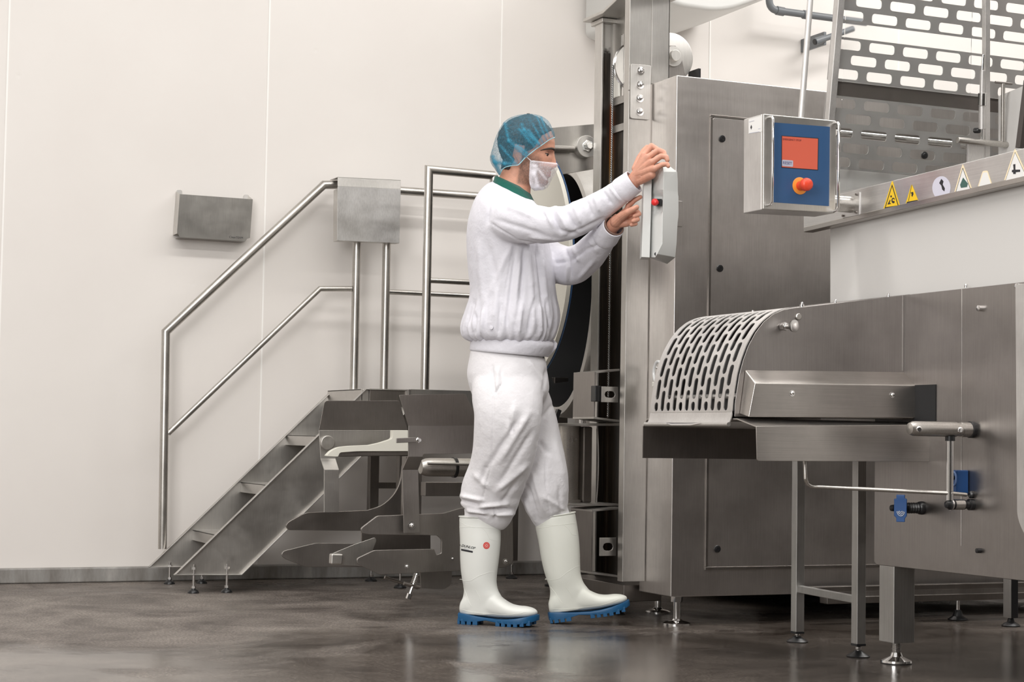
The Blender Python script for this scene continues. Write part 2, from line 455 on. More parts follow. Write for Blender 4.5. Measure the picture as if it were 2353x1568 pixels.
# platform deck with a turned-up edge
XR = 3.30
o = MB().box(D_.x-.015, XR, YN_+.005, YF_-.005, zt-.006, zt-.001).box(D_.x-.015, D_.x-.010, YN_, YF_, zt-.055, zt)
o.box(XR, 3.66, 7.86, YF_+.04, zt-.006, zt-.001)
o.build('deck', STH, stairs, bevel=.001)
MB().box(D_.x+.02, P(943, 895, Y=YN_-.005).x, YN_-.012, YN_-.006, zt-.075, zt+.002).build('edge_plate', MAT['steel_dark'], stairs, bevel=.001)
xm = P(943, 895, Y=YN_-.012).x
MB().box(xm, XR, YN_-.016, YN_-.010, zt-.10, zt+.004).build('edge_plate', ST, stairs, bevel=.001)
MB().box(xm-.012, xm, YN_-.02, YN_, zt-.10, zt+.003).build('edge_bracket', MAT['steel_bright'], stairs, bevel=.001)
# legs under the deck
for (px, Y) in ((857, 8.0), (857, 7.62)):
    x = P(px, 1120, Y=8.0).x
    MB().box(x-.022, x+.022, Y-.02, Y+.02, .085, zt-.007).build('support_leg', MAT['steel_dark'], stairs, bevel=.002)
    foot(stairs, x, Y, .09, r=.028)
for Y, x in ((8.0, 3.58), (7.62, XR-.04)):
    MB().box(x-.022, x+.022, Y-.02, Y+.02, .085, zt-.007).build('support_leg', MAT['steel_dark'], stairs, bevel=.002)
    foot(stairs, x, Y, .09, r=.028)
zb = P(900, 1115, Y=8.0).z
xa, xb = P(857, 1120, Y=8.0).x, 3.58
MB().box(xa+.02, xb, 7.985, 8.015, zb-.016, zb+.012).build('cross_brace', MAT['steel_dark'], stairs, bevel=.002)
# feet under the stringers
for (px, py, Y) in ((441, 1362, YN_), (522, 1362, YN_), (385, 1341, YF_), (460, 1340, YF_)):
    p = P(px, py-6, Z=0.012); y = Y-.006
    foot(stairs, p.x, y-.008 if Y == YN_ else Y-.012, A_.z+.045 if Y == YN_ else A_.z+.02)
# handrails on the wall side
TB = MAT['steel_tube']; YR = 8.075; RR = .0195; RS = .0125
base = P(373, 1262, Y=YR)
pA, pB, pC = P(380, 762, Y=YR), P(744, 425, Y=YR), P(775, 425, Y=YR)
MB().tube([base, P(381, 763, Y=YR), pB, pC, P(815, 426, Y=YR)+Vector((0, 0, -.0)),], RR, 20).build('stair_handrail', TB, stairs, ang=50)
zr = P(925, 438, Y=YR).z
MB().tube([P(899, 437, Y=YR), (3.62, YR, P(925, 438, Y=YR).z)], RR, 20).build('platform_rail', TB, stairs)
for px in (815, 884):
    p0 = P(px-2, 890, Y=YR); p1 = P(px+1, 440, Y=YR)
    MB().tube([(p0.x, YR, zt-.02), (p0.x, YR, p1.z)], RR, 20).build('rail_post', TB, stairs)
MB().tube([P(386, 997, Y=YR), P(735, 664, Y=YR), P(808, 664, Y=YR)], RS, 16).build('knee_rail', TB, stairs, ang=50)
pk = P(893, 671, Y=YR)
MB().tube([pk, (3.62, YR, pk.z)], RS, 16).build('knee_rail', TB, stairs)
# railing on the near side
YG = 7.60
g0, g1 = P(976, 892, Y=YG), P(985, 390, Y=YG)
gx = g0.x
MB().tube([(gx, YG, zt), (gx, YG, g1.z), (3.28, YG, g1.z-.003)], RR, 20).build('guard_rail', TB, stairs, ang=50)
pk = P(995, 645, Y=YG)
MB().tube([(gx, YG, pk.z), (3.28, YG, pk.z)], RS, 16).build('knee_rail', TB, stairs)
MB().tube([(3.28, YG, zt), (3.28, YG, g1.z-.003)], RR, 20).build('rail_post', TB, stairs)
MB().tube([(3.62, YR, zt), (3.62, YR, zr)], RR, 20).build('rail_post', TB, stairs)

# sheet box clamped over the handrail
YB = 7.990
bx = empty('rail_box', P(845, 552, Y=YB), 'square sheet steel box hooked over the handrail above the stair', 'steel box')
front = [P(a, b, Y=YB) for a, b in rpoly([(776, 428), (921, 435), (918, 559), (775, 553)], 3)]
o = MB().prism(front, (0, .003, 0)); o.build('front_panel', MAT['steel_blotch'] if 'steel_blotch' in MAT else steel('steel_blotch', col=(.62, .61, .60), rough=.42, grain=(1, 1, .3), gscale=180, var=.2), bx, bevel=.001)
fa, fb, fc, fd = [P(a, b, Y=YB) for a, b in ((776, 428), (921, 435), (918, 559), (775, 553))]
o = MB().prism([fa+Vector((-.0, .003, .041)), fb+Vector((0, .003, .041)), fb+Vector((0, .0, 0)), fa], (0, .003, 0))
o.prism([fa+Vector((0, .003, .041)), fb+Vector((0, .003, .041)), fb+Vector((0, .118, .041)), fa+Vector((0, .118, .041))], (0, 0, .003))
o.build('hook', MAT['steel'], bx, bevel=.001)
o = MB().prism([fa+Vector((0, .003, -.012)), fd+Vector((0, .003, .0)), fd+Vector((0, .060, .0)), fa+Vector((0, .060, -.012))], (.003, 0, 0))
o.build('side_panel', MAT['steel_matte'], bx, bevel=.001)
o = MB().prism([fb+Vector((0, .003, -.012)), fc+Vector((0, .003, .0)), fc+Vector((0, .060, .0)), fb+Vector((0, .060, -.012))], (-.003, 0, 0))
o.prism([fc+Vector((0, .003, 0)), fd+Vector((0, .003, .0)), fd+Vector((0, .060, .0)), fc+Vector((0, .060, 0))], (0, 0, .003))
o.build('side_panel', MAT['steel'], bx, bevel=.001)

# document holder on the wall
YH = 8.14
dh = empty('document_holder', P(490, 550, Y=YH), 'flat brushed steel document holder screwed to the white wall left of the stair', 'document holder')
fr = [P(a, b, Y=YH) for a, b in [(413, 446), (581, 458), (574.5, 547), (568, 549), (564, 555), (412.5, 545.5), (411, 540), (406.5, 537)]]
# straighten: the plate hangs slightly askew
MB().prism(fr, (0, .002, 0)).build('front_plate', steel('steel_holder', col=(.40, .385, .36), rough=.36, grain=(1, 1, .02), bump=.08), dh, bevel=.0006)
a0, a1 = P(413, 446, Y=YH), P(406.5, 537, Y=YH)
MB().prism([a0+Vector((0, .002, 0)), a1+Vector((0, .002, 0)), Vector((a1.x, WALLY-.003, a1.z)), Vector((a0.x, WALLY-.003, a0.z+.02))], (.002, 0, 0)).build('side_flange', MAT['steel_matte'], dh, bevel=.0006)
a0, a1 = P(581, 458, Y=YH), P(574.5, 547, Y=YH)
MB().prism([a0+Vector((0, .002, 0)), a1+Vector((0, .002, 0)), Vector((a1.x, WALLY-.003, a1.z)), Vector((a0.x, WALLY-.003, a0.z+.025))], (-.002, 0, 0)).build('side_flange', MAT['steel_matte'], dh, bevel=.0006)
for (px, py) in ((412, 441), (566, 452)):
    c = P(px, py+4, Y=WALLY-.004)
    MB().prism([(c.x+a_, c.y, c.z+b_) for a_, b_ in rrect(0, 0, .026, .035, .008)], (0, .003, 0)).build('mounting_tab', MAT['steel_matte'], dh, bevel=.0006)
a0, a1 = P(412.5, 545.5, Y=YH), P(564, 555, Y=YH)
MB().prism([a0+Vector((0, .002, 0)), a1+Vector((0, .002, 0)), Vector((a1.x, WALLY-.003, a1.z)), Vector((a0.x, WALLY-.003, a0.z))], (0, 0, .002)).build('bottom_flange', MAT['steel_dark'], dh, bevel=.0006)

FONT_BODY = {}
def text(s, name, loc, xdir, zdir, size, m, parent, ext=.0002, shear=0, bold=0, align='CENTER', flatten=None):
    """lettering as a thin solid mesh part; xdir runs along the line, zdir up"""
    c = D2.curves.new(name, 'FONT'); c.body = s; c.size = size; c.extrude = ext; c.align_x = align; c.align_y = 'CENTER'; c.shear = shear; c.offset = bold
    c.resolution_u = 3
    tmp = D2.objects.new(name, c); COL.objects.link(tmp)
    dg = bpy.context.evaluated_depsgraph_get(); me = D2.meshes.new_from_object(tmp.evaluated_get(dg))
    D2.objects.remove(tmp); D2.curves.remove(c)
    x = Vector(xdir).normalized(); z = Vector(zdir).normalized(); z = (z-x*z.dot(x)).normalized(); y = x.cross(z)
    R = Matrix((x, z, y*1.0)).transposed()
    if R.determinant() < 0: R = Matrix((x, z, -y)).transposed()
    off = rootloc(parent)
    for v in me.vertices:
        q = R @ v.co + Vector(loc)
        if flatten: q = flatten(q)
        v.co = q-off
    me.materials.clear(); me.materials.append(m)
    o = D2.objects.new(name, me); COL.objects.link(o); o.parent = parent
    return o
pL, pR = P(527, 545, Y=YH), P(558, 547, Y=YH)
text('CleanTEAM', 'engraved_name', (pL+pR)/2+Vector((0, -.0004, 0)), pR-pL, (0, 0, 1), .0135, MAT['ink'], dh)

# ================================================================ lifting carriage with forks
SP, SD = MAT['steel_plate'], MAT['steel_dark']
YF1, YF2 = 6.35, 7.05           # front and rear fork plates
car = empty('bin_lifting_carriage', (2.6, 6.6, .14), 'dark steel bin lifting carriage with fork plates and cream plastic strip behind the person', 'lifting carriage')
def zz(pts):   # coordinates read in the 2.904x enlargement
    return [(330+a/2.904, 860+b/2.904) for a, b in pts]
# rear fork, upper and lower arm
MB().plate(rpoly(zz([(948, 1010), (970, 985), (1080, 925), (1490, 910), (1590, 880), (1670, 810), (1715, 720), (1728, 600), (1800, 600), (1800, 1050), (965, 1042)]), [6, 6, 12, 5, 20, 20, 20, 5, 2, 2, 10], 5), .012, Y=YF2).build('rear_fork_upper', SD, car, bevel=.002)
MB().plate(rpoly(zz([(918, 1205), (935, 1180), (1150, 1128), (1430, 1132), (1800, 1132), (1800, 1300), (1500, 1290), (1080, 1288), (940, 1232)]), [8, 5, 5, 2, 2, 2, 2, 5, 6], 4), .012, Y=YF2).build('rear_fork_lower', SP, car, bevel=.002)
# front fork plate with the long slot open at the left
fo = [(829, 1215), (867, 1186), (1019, 1180), (1060, 1168), (1178, 1162), (1180, 1292), (1165, 1304), (1053, 1313), (872, 1321), (822, 1297), (820, 1284), (860, 1265),
      (998, 1262), (1003, 1276), (1014, 1272), (1015, 1240), (1005, 1231), (850, 1229), (833, 1226)]
MB().plate(rpoly(fo, [6, 5, 3, 6, 4, 10, 8, 3, 5, 6, 8, 5, 2, 3, 3, 5, 3, 5, 4], 5), .012, Y=YF1).build('front_fork', SP, car, bevel=.002)
# plate between, set back
MB().plate(zz([(1455, 1040), (1915, 1040), (1915, 1175), (1540, 1200), (1455, 1190)]), .01, Y=6.62).build('inner_plate', SD, car, bevel=.001)
# curved gusset from lower fork to the upright
MB().plate(rpoly(zz([(1254, 1200), (1400, 1140), (1545, 1090), (1555, 1110), (1520, 1200), (1505, 1290), (1430, 1280), (1250, 1272)]), [2, 2, 6, 6, 2, 2, 2, 2]), .004, Y=6.52).build('gusset', MAT['steel'], car, bevel=.001)
MB().plate(zz([(1254, 1200), (1335, 1202), (1328, 1272), (1250, 1272)]), .03, Y=6.49).build('pocket', MAT['steel'], car, bevel=.006, seg=3)  # raised box added for the small bright highlight on the gusset
# uprights that carry the guard plates
def bentplate(px_top, px_bot, Yt, Yb, name, m, par, t=.004):
    a = [P(x, y, Y=Yt) for x, y in px_top]; c = [P(x, y, Y=Yb) for x, y in px_bot]
    q = a+c
    return MB().prism(q, (0, t, 0)).build(name, m, par, bevel=.001)
# rear guard: leaning top, upright cheek, neck and post
def sheet3(rows, t, name, m, par, bevel=.001):
    """folded sheet: rows of (px, py, Y) pairs left and right, top to bottom"""
    mb = MB(); v = (0, t, 0)
    for r0, r1 in zip(rows[:-1], rows[1:]):
        L0 = P(r0[0], r0[1], Y=r0[4]); R0 = P(r0[2], r0[3], Y=r0[4]); L1 = P(r1[0], r1[1], Y=r1[4]); R1 = P(r1[2], r1[3], Y=r1[4])
        mb.prism([L0, R0, R1, L1], v)
    return mb.build(name, m, par, bevel=bevel)
MB().plate(rpoly([(733, 989), (745, 926), (750, 921), (917, 921), (937, 989)], [1, 4, 4, 2, 1]), .004, Y=7.0).build('rear_guard', SD, car, bevel=.001)
MB().plate(rpoly([(733, 989), (937, 989), (937, 1036), (776, 1036), (771, 1054), (737, 1054)], 1), .004, Y=7.0).build('rear_cheek', MAT['steel'], car, bevel=.001)
sheet3([(737, 1054, 771, 1054, 7.0), (745, 1080, 779, 1080, 6.94), (745, 1178, 779, 1178, 6.94)], .006, 'rear_post', MAT['steel'], car)
c = P(752, 1018, Y=6.996)
MB().cyl(c+Vector((0, -.012, 0)), c+Vector((0, .004, 0)), .029, n=32).build('end_cap', MAT['steel'], car, bevel=.003)
# bin rail: dark bar with the cream strip lying on it
MB().plate(zz([(1290, 520), (1765, 512), (1765, 545), (1300, 552)]), .05, Y=6.86).build('rest_bar', SD, car, bevel=.003)
cs = rpoly(zz([(1218, 548), (1298, 552), (1310, 524), (1430, 516), (1765, 515), (1765, 375), (1662, 375), (1662, 432), (1580, 458), (1510, 474), (1370, 480), (1300, 488), (1250, 512)]), [3, 3, 5, 3, 1, 1, 1, 6, 5, 5, 6, 8, 8], 4)
MB().plate(cs, .03, Y=6.85).build('slide_strip', MAT['cream_plastic'], car, bevel=.003)
# front guard
sheet3([(917, 912, 1070, 906, 6.30), (917, 912, 1070, 906, 6.30)], .004, 'x', SP, car) if False else None
MB().plate(rpoly([(917, 908), (1070, 905.5), (1093, 955), (1100, 978), (939, 979)], [4, 3, 3, 1, 1]), .004, Y=6.28).build('front_guard', SD, car, bevel=.001)
MB().plate(rpoly([(939, 979), (1100, 978), (1100, 1042), (974, 1044), (971, 1050), (938, 1050)], 1), .004, Y=6.28).build('front_cheek', SP, car, bevel=.001)
sheet3([(938, 1050, 972, 1050, 6.28), (925, 1080, 961, 1080, 6.32), (928, 1226, 965, 1225, 6.32)], .006, 'front_post', SP, car)
def domebolt(c, ax, r, root, name='bolt', m=None, washer=True):
    ax = Vector(ax)
    o = MB()
    if washer: o.lathe([(0, r*1.5), (r*.22, r*1.5), (r*.22, r)], c, ax, 28)
    o.lathe([(r*.2, r), (r*.75, r), (r*1.15, r*.8), (r*1.4, r*.35), (r*1.45, 0)], Vector(c), ax, 6 if False else 24)
    return o.build(name, m or MAT['chrome'], root)
domebolt(P(946, 1208, Y=6.318), (0, -1, 0), .0095, car)
c = P(1161, 1291, Y=YF1); domebolt(c, (0, -1, 0), .008, car)
c = P(1040, 1284, Y=YF1); domebolt(c, (0, -1, 0), .004, car)
c = P(935, 1302, Y=YF1); domebolt(c, (0, -1, 0), .006, car)
l0, l1 = P(911, 1013, Y=6.25), P(957, 1011, Y=6.25)
MB().prism([l0+Vector((0, 0, .009)), l1+Vector((0, 0, .009)), l1-Vector((0, 0, .009)), l0-Vector((0, 0, .009))], (0, .005, 0)).build('latch_lever', SP, car, bevel=.002)
l2 = P(962, 1012, Y=6.25)
MB().lathe([(-.012, .006), (0, .010), (.006, .010), (.008, .006), (.022, .006)], l2+Vector((0, .01, 0)), (0, -1, 0), 20).build('latch_bolt', MAT['chrome'], car)
# hydraulic cylinder and its clamp
cy0, cy1 = P(966, 1074, Y=6.62), P(1110, 1074, Y=6.62)
zc = cy0.z
MB().lathe([(0, .026), (.02, .034), (.04, .036), (.30, .036)], (cy0.x, 6.62, zc), (1, 0, 0), 36).build('hydraulic_cylinder', MAT['steel_tube'], car, ang=50)
MB().tube([(cy0.x+.01, 6.57, zc+.015), (cy0.x+.2, 6.57, zc+.013)], .006, 10).build('cylinder_rail', MAT['steel_bright'], car)
MB().lathe([(0, .040), (.012, .040)], (cy0.x+.135, 6.62, zc), (1, 0, 0), 36).build('cylinder_clamp', MAT['black_plastic'], car)
MB().tube([(cy0.x-.03, 6.66, zc-.03), (cy0.x-.037, 6.66, zc), (cy0.x-.03, 6.66, zc+.03), (cy0.x-.01, 6.66, zc+.045)], .010, 12).build('hose', MAT['cream_plastic'], car)
# torque tube and cross bars behind the front plate
p = P(1000, 1120, Y=6.8)
MB().box(p.x-.05, p.x+.55, 6.78, 6.83, p.z-.035, p.z+.02).build('cross_bar', SD, car, bevel=.002)
p = P(985, 1135, Y=6.9)
MB().box(p.x-.10, p.x-.03, 6.9, 6.95, P(985, 1200, Y=6.9).z, P(985, 1050, Y=6.9).z).build('upright', SD, car, bevel=.002)
# lower flap, bracket and spring loaded stop
MB().plate(rpoly([(965, 1316), (1040, 1310), (1036, 1346), (1020, 1355), (968, 1352)], [1, 1, 8, 5, 4]), .006, Y=6.5).build('lower_flap', SP, car, bevel=.001)
k0, k1 = P(884, 1327, Y=6.42), P(960, 1352, Y=6.42)
MB().tube([k0, k1], .006, 8).build('stay_rod', MAT['steel_dark'], car)
s0, s1 = P(958, 1319, Y=6.33), P(939, 1374, Y=6.33)
d = (s1-s0)
MB().cyl(s0, s0+d*.86, .0055, n=12).lathe([(0, .010), (.020, .010)], s0+d*.84, d, 6).build('stop_bolt', MAT['chrome'], car, ang=25)
MB().tube([P(928, 1341, Y=6.33), P(965, 1350, Y=6.33)], .007, 8).build('stop_bracket', SD, car)
sp = []
dn = d.normalized(); u = dn.orthogonal().normalized(); v = dn.cross(u)
for k in range(90):
    a = k/90*2*math.pi*8; sp.append(s0+d*(.02+.42*k/90)+(u*math.cos(a)+v*math.sin(a))*.0105)
MB().tube(sp, .0018, 6).build('spring', MAT['steel_bright'], car)

# ================================================================ lift mast (two facing channels) 
mast = empty('lift_mast', (3.2, 6.2, .14), 'tall stainless lift mast with greasy rail, cable and pulley between stair and cabinet', 'lift mast')
XC = 3.25
zb = P(1430, 1338, Y=6.044).z
ZT = 2.75
# near column: face towards the camera, narrow lit left face
x0 = P(1430, 1338, Y=6.044).x
o = MB().prism([(x0, 6.044, zb), (XC-.002, 6.044, zb), (XC-.002, 6.049, zb), (x0+.004, 6.049, zb), (x0+.004, 6.085, zb), (x0, 6.085, zb)], (0, 0, ZT-zb))
o.build('near_column', MAT['steel'], mast, bevel=.0025, seg=3)
# above the cabinet the column shows its full width
za = P(1500, 190, X=XC).z
o = MB().box(XC, P(1534, 160, Y=6.06).x, 6.046, 6.052, za, ZT)
o.box(P(1534, 160, Y=6.06).x-.006, P(1534, 160, Y=6.06).x, 6.046, 6.16, za, ZT)
o.build('column_web', MAT['steel'], mast, bevel=.002)
zs = P(1440, 208, Y=6.044).z
MB().box(x0-.0006, x0+.012, 6.0425, 6.05, zs, zs+.004).build('column_joint', SD, mast)
# bolted splice plate
sp_ = [(1450, 146), (1497, 151), (1493, 276), (1449, 272)]
spl = MB().plate(rpoly(sp_, 5, 4), .006, Y=6.036).build('splice_plate', MAT['steel_matte'], mast, bevel=.001)
for q in ((1472, 163), (1471, 195), (1470, 226), (1470, 257)):
    c = P(*q, Y=6.036)
    MB().lathe([(0, .0155), (.0025, .0155), (.003, .009), (.011, .009), (.012, .0055), (.020, .0055), (.022, .003)], c, (0, -1, 0), 28).build('bolt', MAT['chrome'], spl, ang=30)
# far column: channel open towards the camera
YC2 = 6.57
def xat(px, py, Y): return P(px, py, Y=Y).x
xl0 = xat(1357, 700, 6.64); xl1 = xat(1376, 700, 6.58)
zt2 = P(1370, 38, Y=YC2).z; zb2 = P(1355, 1322, Y=YC2).z
MB().prism([(xl0, YC2, zb2), (xl0+.008, YC2, zb2), (xl0+.008, 6.635, zb2), (xl0, 6.635, zb2)], (0, 0, zt2-zb2)).build('far_column_flange', MAT['steel_matte'], mast, bevel=.002)
# web of the channel: greased steel, rust run
m, t, b = nt('greased_steel')
b.inputs['Metallic'].default_value = .1
tc = N(t, 'ShaderNodeTexCoord'); mp = N(t, 'ShaderNodeMapping'); mp.inputs['Scale'].default_value = (1, 1, .06); t.links.new(tc.outputs['Object'], mp.inputs['Vector'])
nz = N(t, 'ShaderNodeTexNoise', Scale=60.0, Detail=5.0, Roughness=.7); t.links.new(mp.outputs[0], nz.inputs['Vector'])
gr_ = ramp(t, nz.outputs[0], [(.3, (.006, .005, .004)), (.55, (.022, .016, .011)), (.72, (.09, .07, .05))])
sep = N(t, 'ShaderNodeSeparateXYZ'); t.links.new(tc.outputs['Object'], sep.inputs[0])
nzz = N(t, 'ShaderNodeTexNoise', Scale=30.0, Detail=3.0); t.links.new(tc.outputs['Object'], nzz.inputs['Vector'])
ad = N(t, 'ShaderNodeMath', _operation='MULTIPLY_ADD'); ad.inputs[1].default_value = .12; t.links.new(nzz.outputs[0], ad.inputs[0]); t.links.new(sep.outputs['Z'], ad.inputs[2])
zgr = P(1385, 118, Y=6.58).z-.14
th = N(t, 'ShaderNodeMapRange'); th.inputs['From Min'].default_value = zgr+.04; th.inputs['From Max'].default_value = zgr+.075; t.links.new(ad.outputs[0], th.inputs['Value'])
mx = N(t, 'ShaderNodeMix', _data_type='RGBA'); t.links.new(th.outputs[0], mx.inputs[0]); t.links.new(gr_.outputs[0], mx.inputs[6]); mx.inputs[7].default_value = (.45, .43, .40, 1)
t.links.new(mx.outputs[2], b.inputs['Base Color']); b.inputs['Roughness'].default_value = .38
MAT['grease'] = m
xw1 = xat(1402, 700, 6.52)
MB().box(xl0+.008, xat(1402, 700, 6.585), 6.585, 6.60, zb2, zt2-.002).build('greased_rail', MAT['grease'], mast)
m, t, b = nt('rusty_strip')
tc = N(t, 'ShaderNodeTexCoord'); mp = N(t, 'ShaderNodeMapping'); mp.inputs['Scale'].default_value = (1, 1, .1); t.links.new(tc.outputs['Object'], mp.inputs['Vector'])
nz = N(t, 'ShaderNodeTexNoise', Scale=70.0, Detail=4.0); t.links.new(mp.outputs[0], nz.inputs['Vector'])
sep = N(t, 'ShaderNodeSeparateXYZ'); t.links.new(tc.outputs['Object'], sep.inputs[0])
r = N(t, 'ShaderNodeValToRGB'); el = r.color_ramp.elements
mr = N(t, 'ShaderNodeMapRange'); mr.inputs['From Min'].default_value = 1.0; mr.inputs['From Max'].default_value = 2.2
ad = N(t, 'ShaderNodeMath', _operation='MULTIPLY_ADD'); ad.inputs[1].default_value = .08; t.links.new(nz.outputs[0], ad.inputs[0]); t.links.new(sep.outputs['Z'], ad.inputs[2])
t.links.new(ad.outputs[0], mr.inputs['Value']); t.links.new(mr.outputs[0], r.inputs[0])
el[0].position = 0; el[0].color = (.05, .035, .022, 1); el[1].position = 1; el[1].color = (.42, .40, .37, 1)
for p_, c_ in ((.33, (.09, .06, .04)), (.40, (.26, .20, .14)), (.50, (.34, .28, .20)), (.56, (.35, .17, .04)), (.62, (.38, .12, .02)), (.70, (.26, .05, .015)), (.76, (.30, .10, .03)), (.79, (.5, .46, .42))):
    e = el.new(p_); e.color = (*c_, 1)
t.links.new(r.outputs[0], b.inputs['Base Color']); b.inputs['Metallic'].default_value = .3; b.inputs['Roughness'].default_value = .4
MAT['rust'] = m
xr0, xr1 = xat(1400, 700, 6.565), xat(1409, 700, 6.565)
MB().box(xr0, xr1, 6.565, 6.585, zb2, zt2).build('rusty_strip', MAT['rust'], mast, bevel=.0015)
# back of the mast: the side wall (faces left) towards the near column with the pulley slot
xs = 3.36
zsl0, zsl1 = 1.96, 2.26
yA, yB = 6.385, 6.60
ps = Vector((xs, 6.50, P(1418, 150, Y=6.50).z)); xe_ = P(1409.5, 150, Y=6.50).x
o = MB().box(xs, xs+.006, yA, yB, zb2, ps.z-.15).box(xs, xs+.006, yA, yB, ps.z+.13, zt2)
o.box(xs, xs+.006, yA, ps.y-.012, ps.z-.15, ps.z+.13).box(xs, xs+.006, ps.y+.012, yB, ps.z-.15, ps.z+.13)
o.build('side_web', MAT['steel'], mast)
# grease darkened lower part of the web
MB().box(xs-.002, xs-.0002, yA+.01, yB, zb2, P(1420, 240, X=xs).z).build('greased_web', MAT['grease'], mast)
pul = MB().lathe([(-.011, .100), (-.006, .104), (0, .096), (.006, .104), (.011, .100)], Vector((xe_+.104, ps.y, ps.z)), (0, 1, 0), 48).build('pulley', MAT['steel_bright'], mast, ang=20)
# second pulley seen right of the column, above the cabinet
c2 = P(1538, 130, Y=6.30)
c2 = Vector((P(1540, 132, Y=6.28).x, 6.28, P(1540, 132, Y=6.28).z))
rp = (P(1588, 132, Y=6.28)-c2).length
pl2 = MB().lathe([(0, rp), (.014, rp), (.016, rp-.004)], c2, (0, -1, 0), 64).build('pulley', MAT['steel_matte'], mast, ang=30)
MB().lathe([(0, .04), (.012, .04), (.013, .022), (.030, .022), (.032, .02)], c2+Vector((0, -.016, 0)), (0, -1, 0), 40).build('pulley_hub', MAT['steel_matte'], pl2, ang=30)
q = [c2+Vector((a_*1.0, -.022, b_)) for a_, b_ in ((-.07, .04), (.012, .045), (.035, .02), (.055, -.06), (.10, -.14), (-.07, -.14))]
MB().prism(q, (0, .006, 0)).build('pulley_bracket', MAT['steel_plate'], mast, bevel=.002)
MB().box(c2.x+rp*.99, c2.x+rp+.01, 6.22, 6.30, c2.z-.12, c2.z-.045).build('guide_block', MAT['black_plastic'], mast)
# steel cable
m, t, b = nt('wire_rope')
b.inputs['Metallic'].default_value = 1; b.inputs['Roughness'].default_value = .35; b.inputs['Base Color'].default_value = (.55, .53, .50, 1)
tc = N(t, 'ShaderNodeTexCoord'); mp = N(t, 'ShaderNodeMapping'); mp.inputs['Rotation'].default_value = (0, math.radians(35), 0); t.links.new(tc.outputs['Object'], mp.inputs['Vector'])
wv = N(t, 'ShaderNodeTexWave', Scale=60.0); t.links.new(mp.outputs[0], wv.inputs['Vector'])
r = ramp(t, wv.outputs[0], [(.3, g3(.12)), (.6, g3(.6))]); t.links.new(r.outputs[0], b.inputs['Base Color'])
bp = N(t, 'ShaderNodeBump', Strength=.8, Distance=.002); t.links.new(wv.outputs[0], bp.inputs['Height']); t.links.new(bp.outputs[0], b.inputs['Normal'])
xk = xe_-.002
MB().tube([(xk, 6.50, P(1410, 960, Y=6.50).z), (xk, 6.50, ps.z)], .0042, 10).build('cable', m, mast)
# white block beside the pulley
c = P(1418, 205, X=xs-.004)
MB().box(xs-.012, xs-.003, c.y-.03, c.y+.02, c.z-.035, c.z+.05).build('guide_block', MAT['white_plastic'], mast, bevel=.003)
# cross tie between the channels
for a_, b_ in ((222, 245), (285, 300)):
    p = P(1425, a_, X=xs-.01)
    MB().box(xs-.012, xs-.002, yA+.005, 6.56, p.z-.03, p.z).build('cross_tie', MAT['steel'], mast, bevel=.001)
# head plate
hz = P(1338, 40, Y=6.60).z
hpx = [(1338, 40), (1440, 42)]
xa, xb = P(1338, 38, Y=6.36).x, XC-.004
hp = [(xa+.02, 6.30), (xa, 6.36), (xa, 6.62), (xb, 6.62), (xb, 5.95), (xb-.03, 5.93)]
yfar = 6.40
hp = [(P(1340, 38, Z=hz).x, P(1340, 38, Z=hz).y), (P(1372, 48, Z=hz).x, P(1372, 48, Z=hz).y), (xb, P(1425, 44, Z=hz).y), (xb, 5.70), (P(1390, 2, Z=hz).x, P(1390, 2, Z=hz).y)]
MB().prism([(x, y, hz) for x, y in ((xl0-.035, 6.50), (xl0-.035, 6.68), (3.42, 6.68), (3.42, 6.0), (XC-.10, 5.86), (XC-.11, 5.95))], (0, 0, .014)).build('head_plate', MAT['steel'], mast, bevel=.003)
MB().box(xl0-.008, xat(1424, 40, 6.56), 6.555, 6.66, hz-.020, hz-.001).build('head_rim', MAT['steel'], mast, bevel=.004)

# carriage shelves between mast and forks
sh = MB().prism([P(1284, 973, Y=6.20), P(1424, 973, Y=6.20), P(1424, 973, Y=6.20)+Vector((0, .45, 0)), P(1284, 973, Y=6.20)+Vector((0, .45, 0))], (0, 0, -.010)).build('upper_shelf', MAT['steel'], car, bevel=.001)
s1_ = P(1308, 1158, Y=6.22); s2_ = P(1422, 1158, Y=6.22)
MB().prism([s1_, s2_, s2_+Vector((0, .42, 0)), s1_+Vector((0, .42, 0))], (0, 0, -.008)).build('lower_shelf', MAT['steel'], car, bevel=.001)
zs0 = P(1300, 985, Y=6.4).z; zs1 = P(1300, 1155, Y=6.4).z
x = P(1308, 1060, Y=6.40).x
MB().cyl((x, 6.40, zs1+.002), (x, 6.40, zs0+.01), .043, n=40).cyl((x-.02, 6.40, zs1), (x-.02, 6.40, zs1+.012), .075, n=40).build('guide_tube', MAT['steel_tube'], car, ang=50)
x = P(1345, 1060, Y=6.35).x
MB().box(x-.018, x+.02, 6.33, 6.42, zs1+.002, zs0+.008).build('shelf_web', SD, car, bevel=.006, seg=3)
x = P(1366, 1060, Y=6.36).x
bow = [(x+.006*math.sin(math.pi*k/12), 6.34, zs1+(zs0-zs1)*k/12) for k in range(13)]
MB().tube(bow, .004, 8).build('shelf_rod', MAT['steel_tube'], car)
x = P(1338, 955, Y=6.42).x; z0_ = P(1338, 973, Y=6.20).z
MB().lathe([(0, .013), (.03, .013), (.032, .008), (.055, .008), (.056, .014), (.066, .014), (.075, .010)], (x, 6.42, z0_), (0, 0, 1), 16).build('adjusting_bolt', MAT['chrome'], car, ang=30)
MB().plate([(1283, 940), (1291, 944), (1281, 970), (1274, 965)], .02, Y=6.2).build('stop_tab', MAT['black_plastic'], car, bevel=.001)
